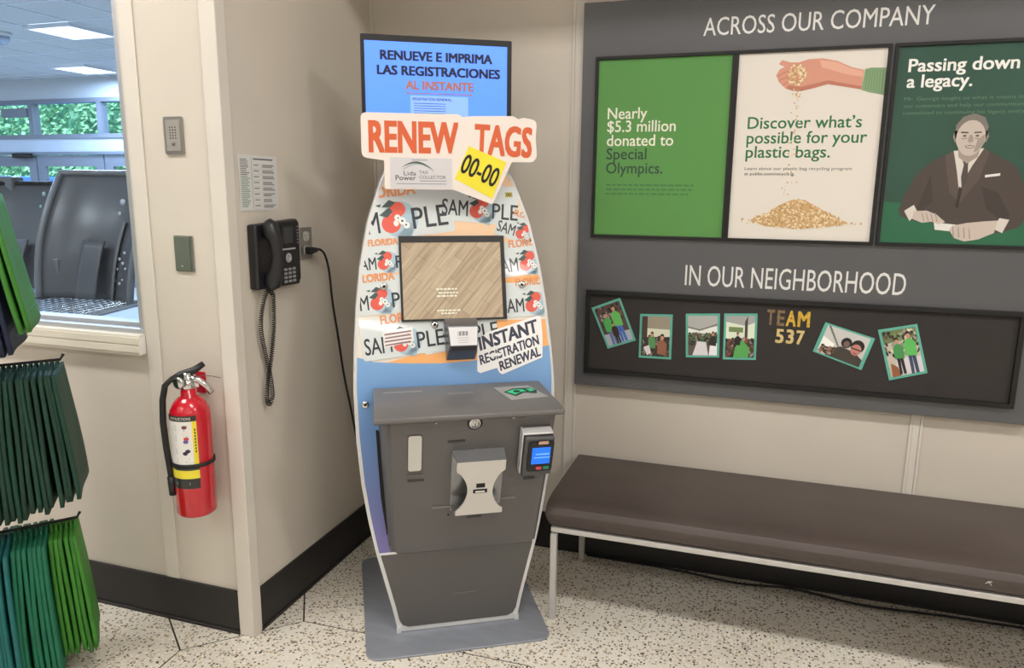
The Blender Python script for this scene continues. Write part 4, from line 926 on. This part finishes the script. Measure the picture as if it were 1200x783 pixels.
for (z, a, b2) in ((1.172, .262, .330), (1.160, .268, .334), (1.150, .262, .328), (1.104, .262, .340), (1.095, .275, .325)):
    x = a
    while x < b2: w_ = random.uniform(.006, .014); m.poly(rect(x, z, min(x+w_, b2), z+.005), .0052, ghost); x += w_+.003
m.build('screen_text', ghost, so_, recalc=False)
# scanner hood
sn = MB(KF)
su = [(.283, 1.078), (.388, 1.080), (.398, 1.066), (.288, 1.064)]
SS = lambda u, z, c: (u, z, c)
hood = [(.281, .388, 1.082, .001), (.281, .388, 1.076, .030), (.286, .384, 1.052, .066), (.291, .380, .990, .066), (.288, .382, .972, .040), (.286, .380, .948, .001)]
vs = []
for (a, b2, z, c_) in hood: vs += [(a, z, c_), (b2, z, c_)]
fs = [(2*i, 2*i+1, 2*i+3, 2*i+2) for i in range(5)]+[tuple(range(0, 12, 2)), tuple(range(11, 0, -2)), (0, 1, 11, 10)]
sn.add(vs, fs); SN = sn.build('scanner', M('scanner_steel', (112, 114, 120), rough=.3, metal=.6), ks, bevel=.002)
f_ = lambda u, t_, e: (u, 1.050+(.992-1.050)*t_, .0664+e)
MB(KF).poly([(.2885, 1.049), (.382, 1.049), (.378, .992), (.2935, .992)], .0670).build('scanner_plate', M('scanner_face', (226, 226, 228), rough=.3), SN, recalc=False)
m = MB(KF)
for i in range(9): m.poly(rect(.318+i*.0036, 1.022, .318+i*.0036+(.0022 if i % 3 else .001), 1.036), .0674, P(80, 80, 86))
for i in range(3): m.poly(rect(.314+.003*i, 1.014-.007*i, .354-.003*i, 1.0165-.007*i), .0674, P(196, 196, 198))
m.build('scanner_icon', black_m, SN, recalc=False)
MB(KF).poly([(.296, .988), (.377, .988), (.374, .976), (.294, .976)], .0662).build('scanner_window', matte_black, SN, recalc=False)
# lower panel
def lp(t_): return None
m = MB(KF); pts = [(.584, .302), (.571, .262)]
lo = [(CU-hw(.300)+.013, .300)]+[(CU-hw(z)+.014, z) for z in (.25, .18, .10, .055)]+[(CU-hw(.02)+.018, .036), (CU-hw(.01)+.036, .027)]
lo = lo+[(2*CU-p[0], p[1]) for p in reversed(lo)]
m.prism(lo, .0005, .004); LP = m.build('lower_panel', kdark_m, ks, bevel=.0015)
MB(KF).box(.300, .375, .133, .1345, .004, .0046).build('scratch', P(122, 118, 114), LP)
MB(KF).box(CU-hw(.305)+.008, CU+hw(.305)-.008, .3005, .307, .0, .006).build('ledge', ksilver_m, ks)
# service box
m = MB(); zt_, zb_ = .815, .302
def fv(z): return .125-.3137*(z-.31)
ring = []
for (z, l0, l1, r0, r1) in ((.302, .090, .108, .585, .582), (.335, .084, .099, .590, .588), (.60, .070, .090, .600, .600), (.815, .060, .084, .607, .607)):
    ring.append([K3(l0, .1355, z), K3(l1-.003, fv(z)+.012, z), K3(l1+.006, fv(z), z), K3(r1-.010, fv(z), z), K3(r1, fv(z)+.012, z), K3(r0, .1355, z)])
vs = [p for r_ in ring for p in r_]; fs = []
for i in range(3):
    for j in range(6): fs.append((i*6+j, i*6+(j+1) % 6, (i+1)*6+(j+1) % 6, (i+1)*6+j))
fs += [tuple(range(6)), tuple(range(18, 24))]
m.add(vs, fs); SB = m.build('service_box', kgrey_m, ks, bevel=.002)
MB(KF).poly([(.050, .815), (.062, .815), (.072, .60), (.088, .38), (.080, .37), (.064, .50), (.058, .62)], .003).build('side_gap', matte_black, SB, recalc=False)
# lid: slopes down to the front with a rolled lip
lid = MB(); lr = []
for (v, z) in ((.1355, .874), (.02, .851), (-.050, .838), (-.064, .830), (-.066, .818), (-.055, .812), (.1355, .812)):
    fl_ = (.1355-v)/.2; a = .048-.008*fl_; b2 = .592+.032*fl_; lr.append((K3(a, v, z), K3(b2, v, z)))
vs = [p for pr in lr for p in pr]; n = len(lr)
fs = [(2*i, 2*i+1, 2*((i+1) % n)+1, 2*((i+1) % n)) for i in range(n)]+[tuple(range(0, 2*n, 2)), tuple(range(2*n-1, 0, -2))]
lid.add(vs, fs); LD = lid.build('lid', M('lid_grey', (104, 102, 101), rough=.3, bump=.04, bscale=300, var=.03), ks, bevel=.004, seg=3)
def KL(u, v, c): return K3(u, v, .8555+.195*(v-.043)+c)
MB(KL).prism([(.428, .095), (.545, .100), (.592, .015), (.470, .005)], .0005, .002).build('notice_plate', M('plate_light', (150, 149, 146), rough=.35), LD)
m = MB(KL); gk = P(10, 60, 40); gg = P(60, 190, 130)
m.poly([(.455, .060), (.490, .082), (.545, .082), (.565, .062), (.560, .040), (.520, .050), (.490, .028)], .0024, gk)
m.poly([(.465, .060), (.492, .075), (.520, .072), (.530, .058), (.510, .055), (.490, .038)], .0027, gg); m.poly([(.532, .076), (.550, .076), (.558, .060), (.540, .056)], .0027, gg)
m.poly(ell(.498, .060, .012, .008, 12), .0030, P(20, 50, 40)); m.build('hand_icon', gg, LD, recalc=False)
m = MB(KL); q = P(136, 134, 131)
m.poly(rect(.078, .094, .200, .104), .0006, q); m.poly(rect(.274, .066, .362, .070), .0006, q)
for i in range(10): m.poly(rect(.280+i*.008, .071, .285+i*.008, .079), .0006, q)
m.build('embossed_print', q, LD, recalc=False)
MB(KB).lathe([(.023, 0), (.023, .0015)], (.348, .792, .0), (0, 0, 1), n=28).build('lock_ring', matte_black, SB)
LK = MB(KB).lathe([(.019, 0), (.019, .004), (.016, .0055), (.012, .0055), (.012, .008), (.004, .008)], (.348, .798-.006, .0), (0, 0, 1), n=28).build('lock', chrome_m, SB)
MB(KB).box(.3465, .3495, .785, .796, .008, .0086).build('keyhole', matte_black, LK)
W1 = MB(KB).prism(rrect(.142, .624, .190, .764, .010), .0, .0015).build('strip_window_frame', kdark_m, SB)
MB(KB).prism(rrect(.145, .632, .186, .760, .008), .0015, .0032).build('strip_window', M('frosted', (206, 204, 198), rough=.35), W1, bevel=.001)
MB(KB).prism(rrect(.141, .612, .190, .619, .002, 2), .0, .006).build('strip_window_lip', kgrey_m, SB)
def greeks(u0, u1, z0_, z1_, par, dark=True):
    m = MB(KB); q = P(38, 36, 35) if dark else P(128, 124, 120)
    x = u0
    m.poly([(u0, z0_), (u1, z0_+(z1_-z0_)), (u1, z1_+.009), (u0, z0_+.009)], .0004, q)
    while x < u1-.004: m.poly(rect(x, z0_+.003, x+.0035, z0_+.0055), .0008, P(96, 92, 88)); x += .0065
    m.build('caption', q, par, recalc=False)
greeks(.144, .196, .590, .590, SB); greeks(.266, .320, .726, .727, SB); greeks(.338, .390, .428, .429, SB)
greeks(.505, .575, .800, .800, SB, False)
MB(KB).poly([(.518, .566), (.560, .566), (.556, .578), (.520, .576)], .0006).build('caption', P(44, 42, 42), SB, recalc=False)
for (u, z) in ((.228, .804-.004), (.468, .803), (.278, .448)): MB(KB).lathe([(.0035, 0), (.0025, .002)], (u, z, 0), (0, 0, 1), n=10).build('screw', chrome_m if z > .7 else matte_black, SB)
for (a, b2, z) in ((.222, .290, .480), (.448, .498, .496)):
    MB(KB).box(a, b2, z, z+.006, 0, .004).build('slot_bar', M('bar_grey', (126, 122, 118), rough=.35), SB, bevel=.001)
# dispenser
DS = MB(KB).prism(rrect(.281, .466, .448, .700, .004), 0, .003).build('receipt_dispenser', M('dispenser_steel', (150, 150, 152), rough=.25, metal=.8), SB if False else ks, bevel=.001)
def curve_side(s_):
    pts = []
    for i in range(15):
        t_ = i/14; z = .652-.150*t_; inn = .036*math.sin(PI*t_)**.7
        pts.append((inn, z))
    return pts
cs_ = curve_side(1)
lft = [(.290, .688), (.290, .660)]+[(.291+p[0], p[1]) for p in cs_]+[(.291, .486)]
rgt = [(.444, .486)]+[(.444-p[0], p[1]) for p in reversed(cs_)]+[(.444, .660), (.444, .688)]
MB(KB).prism(lft+rgt, .046, .052).build('dispenser_front', M('dispenser_white', (206, 203, 197), rough=.35), DS, bevel=.001)
tp = MB(KB); tp.add([(.283, .698, .003), (.446, .698, .003), (.444, .690, .052), (.290, .690, .052), (.283, .690, .003), (.446, .690, .003), (.444, .684, .050), (.290, .684, .050)], [(0, 1, 2, 3), (4, 5, 6, 7), (0, 3, 7, 4), (1, 2, 6, 5), (0, 1, 5, 4), (3, 2, 6, 7)])
tp.build('dispenser_top', M('dispenser_grey', (132, 133, 136), rough=.35, metal=.4), DS)
tp = MB(KB); tp.add([(.284, .474, .003), (.446, .474, .003), (.444, .486, .050), (.291, .486, .050), (.284, .484, .003), (.446, .484, .003), (.444, .492, .048), (.291, .492, .048)], [(0, 1, 2, 3), (4, 5, 6, 7), (0, 3, 7, 4), (1, 2, 6, 5), (0, 1, 5, 4), (3, 2, 6, 7)])
tp.build('dispenser_bottom', steel_m, DS)
MB(KB).prism(rect(.354, .590, .382, .606), .052, .0526).build('dispenser_slot', matte_black, DS)
MB(KB).prism(rect(.345, .570, .390, .584), .052, .0530).build('dispenser_slot', matte_black, DS)
MB(KB).prism(rect(.352, .572, .382, .578), .053, .0534).build('dispenser_tongue', white_m, DS)
# card reader
CR = MB(KB).prism(rrect(.492, .602, .592, .772, .008), 0, .010).build('card_reader', kgrey_m, ks, bevel=.002)
MB(KB).prism([(.499, .616), (.594, .620), (.594, .758), (.499, .762)], .010, .052).build('reader_body', M('reader_grey', (78, 78, 80), rough=.35), CR, bevel=.006, seg=3)
MB(KB).box(.492, .590, .764, .771, .002, .042).build('reader_hood', ksilver_m, CR, bevel=.003)
MB(KB).box(.492, .497, .622, .764, .002, .040).build('reader_side', ksilver_m, CR, bevel=.002)
MB(KB).prism(rrect(.511, .640, .592, .748, .008), .052, .057).build('reader_bezel', M('gloss_black', (14, 15, 20), rough=.1), CR, bevel=.002)
MB(KB).prism(rect(.523, .668, .582, .728), .057, .0575).build('reader_screen', M('reader_blue', (18, 100, 226), rough=.3, emit=.9), CR)
MB(KB).poly(rect(.535, .702, .578, .706), .0578).poly(rect(.530, .690, .582, .693), .0578).build('reader_text', P(120, 180, 250, emit=.6), CR, recalc=False)
MB(KB).prism(rrect(.541, .740, .573, .750, .003), .057, .058).build('reader_logo', P(206, 170, 150), CR)
MB(KB).prism(rrect(.540, .648, .558, .658, .003), .057, .060).build('cancel_key', P(206, 70, 86), CR)
MB(KB).prism(rrect(.562, .648, .582, .658, .003), .057, .060).build('enter_key', P(34, 130, 90), CR)
# monitor on top
MV = .42
KM = lambda a, b, c: K3(a, MV-c, b)
MO = MB(KM).prism(rrect(.047, 1.672, .552, 1.990, .004), -.035, 0).build('monitor', black_m, ks, bevel=.002)
MB(KM).prism(rect(.059, 1.684, .536, 1.970), 0, .0006).build('monitor_display', M('display_blue', (84, 136, 250), rough=.25, emit=.82, var=.03, vscale=2), MO)
nv = P(22, 30, 64); ro = P(196, 128, 104)
def ml(s_, x0, z, x1, h, mat, b_=.055, z1=None):
    m = MB(KM)
    for t in T(s_, x0, z, x1, h, z1, b_): m.add([(p[0], p[1], .0012+DZ(p)) for p in t], [(0, 1, 2)], mat)
    m.build('monitor_lettering', mat, MO, recalc=False)
ml('RENUEVE E IMPRIMA', .109, 1.913, .485, .028, nv); ml('LAS REGISTRACIONES', .098, 1.866, .512, .028, nv); ml('AL INSTANTE', .191, 1.822, .420, .026, ro)
m = MB(KM); m.poly(rect(.198, 1.808, .410, 1.8105), .0012, ro); m.poly(ell(.198, 1.809, .004, .004, 8), .0013, ro); m.poly(ell(.410, 1.809, .004, .004, 8), .0013, ro)
pl = P(130, 170, 250, emit=.65); m.poly(rect(.206, 1.715, .402, 1.802), .0011, pl)
for i in range(5): m.poly(rect(.218, 1.776-i*.008, .325, 1.778-i*.008), .0014, P(70, 100, 170))
for i in range(4):
    for j in range(4): m.poly(rect(.350+i*.008, 1.752+j*.007, .350+i*.008+.0045, 1.752+j*.007+.0035), .0014, P(36, 44, 90)) if False else None
m.build('monitor_graphic', pl, MO, recalc=False)
ml('REGISTRATION RENEWAL', .214, 1.787, .345, .008, nv, .02)
MB(K3).box(.26, .37, .352, .455, 1.19, 1.66).box(.30, .34, .44, .458, 1.50, 1.80).build('monitor_mast', kdark_m, MO)
# header sign
HV = .215
KH = lambda a, b, c: K3(a, HV-c, b)
def rounded(pts, r, n=4):
    out = []; k = len(pts)
    for i in range(k):
        p0, p1, p2 = Vector(pts[i-1][:2]), Vector(pts[i][:2]), Vector(pts[(i+1) % k][:2]); rr = pts[i][2] if len(pts[i]) > 2 else r
        a = (p0-p1).normalized(); b_ = (p2-p1).normalized(); rr = min(rr, (p0-p1).length*.48, (p2-p1).length*.48); A_ = p1+a*rr; B_ = p1+b_*rr
        for j in range(n+1):
            t_ = j/n; out.append(tuple((1-t_)**2*A_+2*t_*(1-t_)*p1+t_*t_*B_))
    return out
hs_ = rounded([(.036, 1.724), (.036, 1.590), (.104, 1.582, .004), (.104, 1.494, .01), (.320, 1.494, .004), (.448, 1.448, .006), (.510, 1.583, .004), (.580, 1.583, .03), (.594, 1.600, .02), (.588, 1.660, .01), (.592, 1.715, .02), (.545, 1.722, .02), (.530, 1.716, .004), (.515, 1.726, .012), (.380, 1.722, .012), (.350, 1.718, .003), (.340, 1.726, .006)], .018)
HS = MB(KH).prism(hs_, -.006, 0).build('header_sign', M('sign_white', (238, 228, 220), rough=.4), ks, bevel=.0008)
oc = P(218, 100, 58)
def hl_(s_, x0, z, x1, h, mat, b_=.03, z1=None, c=.0006, name='sign_lettering'):
    m = MB(KH)
    for t in T(s_, x0, z, x1, h, z1, b_): m.add([(p[0], p[1], c+DZ(p)) for p in t], [(0, 1, 2)], mat)
    return m.build(name, mat, HS, recalc=False)
hl_('RENEW', .058, 1.608, .337, .090, oc, .05); hl_('TAGS', .386, 1.608, .575, .088, oc, .05, 1.600)
MB(KH).prism([(.122, 1.498), (.316, 1.498), (.316, 1.590), (.122, 1.592)], .0, .0012).build('logo_card', P(214, 212, 216), HS)
hl_('Power', .138, 1.522, .202, .015, P(40, 42, 52), .006, c=.0016); hl_('Lida', .164, 1.537, .202, .013, P(40, 42, 52), .0, c=.0016)
hl_('TAX', .212, 1.542, .240, .010, P(96, 98, 106), .0, c=.0016); hl_('COLLECTOR', .212, 1.527, .296, .010, P(96, 98, 106), .0, c=.0016)
m = MB(KH); arc = []
for i in range(13):
    t_ = i/12; arc.append((.158+.096*t_, 1.556+.024*math.sin(PI*t_*.9+.25)))
m.poly(arc+[(p[0], p[1]-.005*math.sin(PI*i/12)-.0008) for i, p in reversed(list(enumerate(arc)))], .0016, P(80, 92, 96))
m.poly([(p[0]+.004, p[1]-.006) for p in arc]+[(p[0]+.004, p[1]-.0085) for p in reversed(arc)], .0016, P(140, 170, 160))
for (a, b2, z) in ((.190, .238, 1.583), (.214, .298, 1.519), (.142, .298, 1.510)): m.poly(rect(a, z, b2, z+.0025), .0016, P(150, 150, 156))
m.build('logo', nv, HS, recalc=False)
MB(KH).prism([(.325, 1.528), (.370, 1.630), (.492, 1.582), (.446, 1.466)], .0, .0014).build('year_sticker', P(240, 226, 58), HS)
hl_('00-00', .338, 1.552, .452, .060, P(22, 24, 28), .02, 1.502, c=.0020, name='year_lettering')
# ---------------------------------------------------------------- bag rack
rk = thing('bag_rack', 'wire display rack holding hanging shopping bags at the left edge', 'rack', (-.62, -1.47, 0))
arm = Vector((.62, .78, 0)).normalized(); back = Vector((-.78, .62, 0)).normalized(); RO = Vector((-.41, -1.19, 0))
def R3(s_, d, z): return tuple(RO+arm*s_+back*d+Vector((0, 0, z)))
wire_m = M('rack_wire', (30, 30, 32), rough=.35, metal=.5)
MB().tube([R3(-.42, .10, .0), R3(-.42, .10, 1.62)], .012, 10).build('post', wire_m, rk)
MB().tube([R3(-.62, .10, .015), R3(-.10, .10, .015)], .012, 8).build('foot', wire_m, rk)
MB().tube([R3(-.42, -.15, .015), R3(-.42, .35, .015)], .012, 8).build('foot', wire_m, rk)
tiers = [(1.500, -.12), (.985, -.012), (.480, -.014)]
for z, e in tiers:
    MB().tube([R3(-.42, .10, z), R3(-.38, .0, z+.0), R3(-.2, .0, z), R3(e-.01, 0, z), R3(e, 0, z+.016)], .0045, 8).build('arm', wire_m, rk)
bag_mats = {}
def bagmat(c):
    if c not in bag_mats: bag_mats[c] = M('bag_fabric_%d_%d_%d' % c, c, rough=.65, bump=.5, bscale=240, var=.10, vscale=14)
    return bag_mats[c]
def bag(s0, ztop, H, W_, col, lean, label, group, seed, twist=0, skew=0):
    rnd = random.Random(seed)
    base = Vector(R3(s0, 0, ztop))
    t = thing('shopping_bag', label, 'bag', tuple(base), group)
    ph1, ph2 = rnd.uniform(0, 6), rnd.uniform(0, 6); a1 = rnd.uniform(.0008, .0025); hh = H+rnd.uniform(-.008, .012)
    ct, st2 = math.cos(twist), math.sin(twist)
    def fn(u, v):                                # u 0..1 across, v 0..1 top->bottom
        w_ = W_*(.80+.20*min(1, v*1.35)**.6); d = (u-.5)*w_
        s_ = s0+lean*v+a1*math.sin(u*7+ph1+v*3)*(.3+v)+.0015*math.sin(v*5+ph2)
        s_ += d*st2; d2 = d*ct+skew*v
        z = ztop-.010-(hh-.010)*v-.012*abs(u-.5)*2*(1-v)
        return R3(s_, d2, z)
    m = MB(); m.grid(10, 12, fn); m.build('body', bagmat(col), t, solid=.0105, recalc=False)
    lp_ = [fn(.32, .02)]; pt = Vector(R3(s0, 0, ztop+.003)); a = Vector(fn(.32, .03)); b_ = Vector(fn(.68, .03))
    MB().tube([tuple(a), tuple(a.lerp(pt, .7)+Vector((0, 0, .004))), tuple(pt), tuple(b_.lerp(pt, .7)+Vector((0, 0, .004))), tuple(b_)], .0035, 6).build('handle', bagmat(col), t)
    g = MB(); g.grid(10, 1, lambda u, v: tuple(Vector(fn(u, .86+.015*v))+arm*.0045)); g.build('gusset_fold', bagmat(col), t, solid=.002, recalc=False)
    return t
rn = random.Random(2)
ORD = ['first', 'second', 'third', 'fourth', 'fifth', 'sixth', 'seventh', 'eighth', 'ninth', 'tenth', 'eleventh', 'twelfth', 'thirteenth', 'fourteenth', 'fifteenth', 'sixteenth', 'seventeenth', 'eighteenth', 'nineteenth']
for i in range(19):
    s_ = -.030-i*.0135
    bag(s_, .980, .400+.003*i, .25, (12, 54, 40) if i % 3 else (14, 62, 46), (.032-.0035*i), ORD[i]+' dark green fabric bag from the right in the middle row of the rack' if i else 'dark green fabric bag at the right end of the middle row', 'dark green bags on the middle arm', i, rn.uniform(.08, .16))
for i in range(6):
    s_ = -.030-i*.0125
    bag(s_, .472, .395, .20, (52, 118, 34) if i % 2 else (60, 130, 40), .030-.004*i, ORD[i]+' light green fabric bag from the right in the bottom row of the rack' if i else 'light green fabric bag at the right end of the bottom row', 'light green bags on the bottom arm', 40+i, rn.uniform(.08, .16))
for i in range(7):
    s_ = -.105-i*.0135
    bag(s_, .472, .42, .26, (18, 104, 74), .012-.003*i, ORD[i]+' emerald green fabric bag from the right in the bottom row' if i else 'emerald green fabric bag right next to the light green ones', 'emerald green bags on the bottom arm', 60+i, rn.uniform(.08, .16), -.02)
for i in range(8):
    s_ = -.200-i*.0145
    bag(s_, .468, .41, .30, (16, 98, 96), .01, ORD[i]+' blue-green fabric bag from the right in the bottom row, left of the emerald ones', 'blue-green bags on the bottom arm', 80+i, rn.uniform(.08, .16), -.04)
for i in range(2):
    bag(-.135-.014*i, 1.490, .385, .30, (58, 124, 40), .060-.006*i, 'bright green fabric bag at the right end of the top row' if i == 0 else 'bright green fabric bag between the outermost one and the navy bags in the top row', 'bright green bags on the top arm', 100+i, .1)
for i in range(9):
    bag(-.163-.0135*i, 1.490, .455, .28, (20, 28, 58), .040-.004*i, ORD[i]+' navy fabric bag from the right in the top row of the rack' if i else 'navy fabric bag right behind the bright green ones in the top row', 'navy bags on the top arm', 110+i, rn.uniform(.08, .16))
# small scuff marks on the floor beside the kiosk base
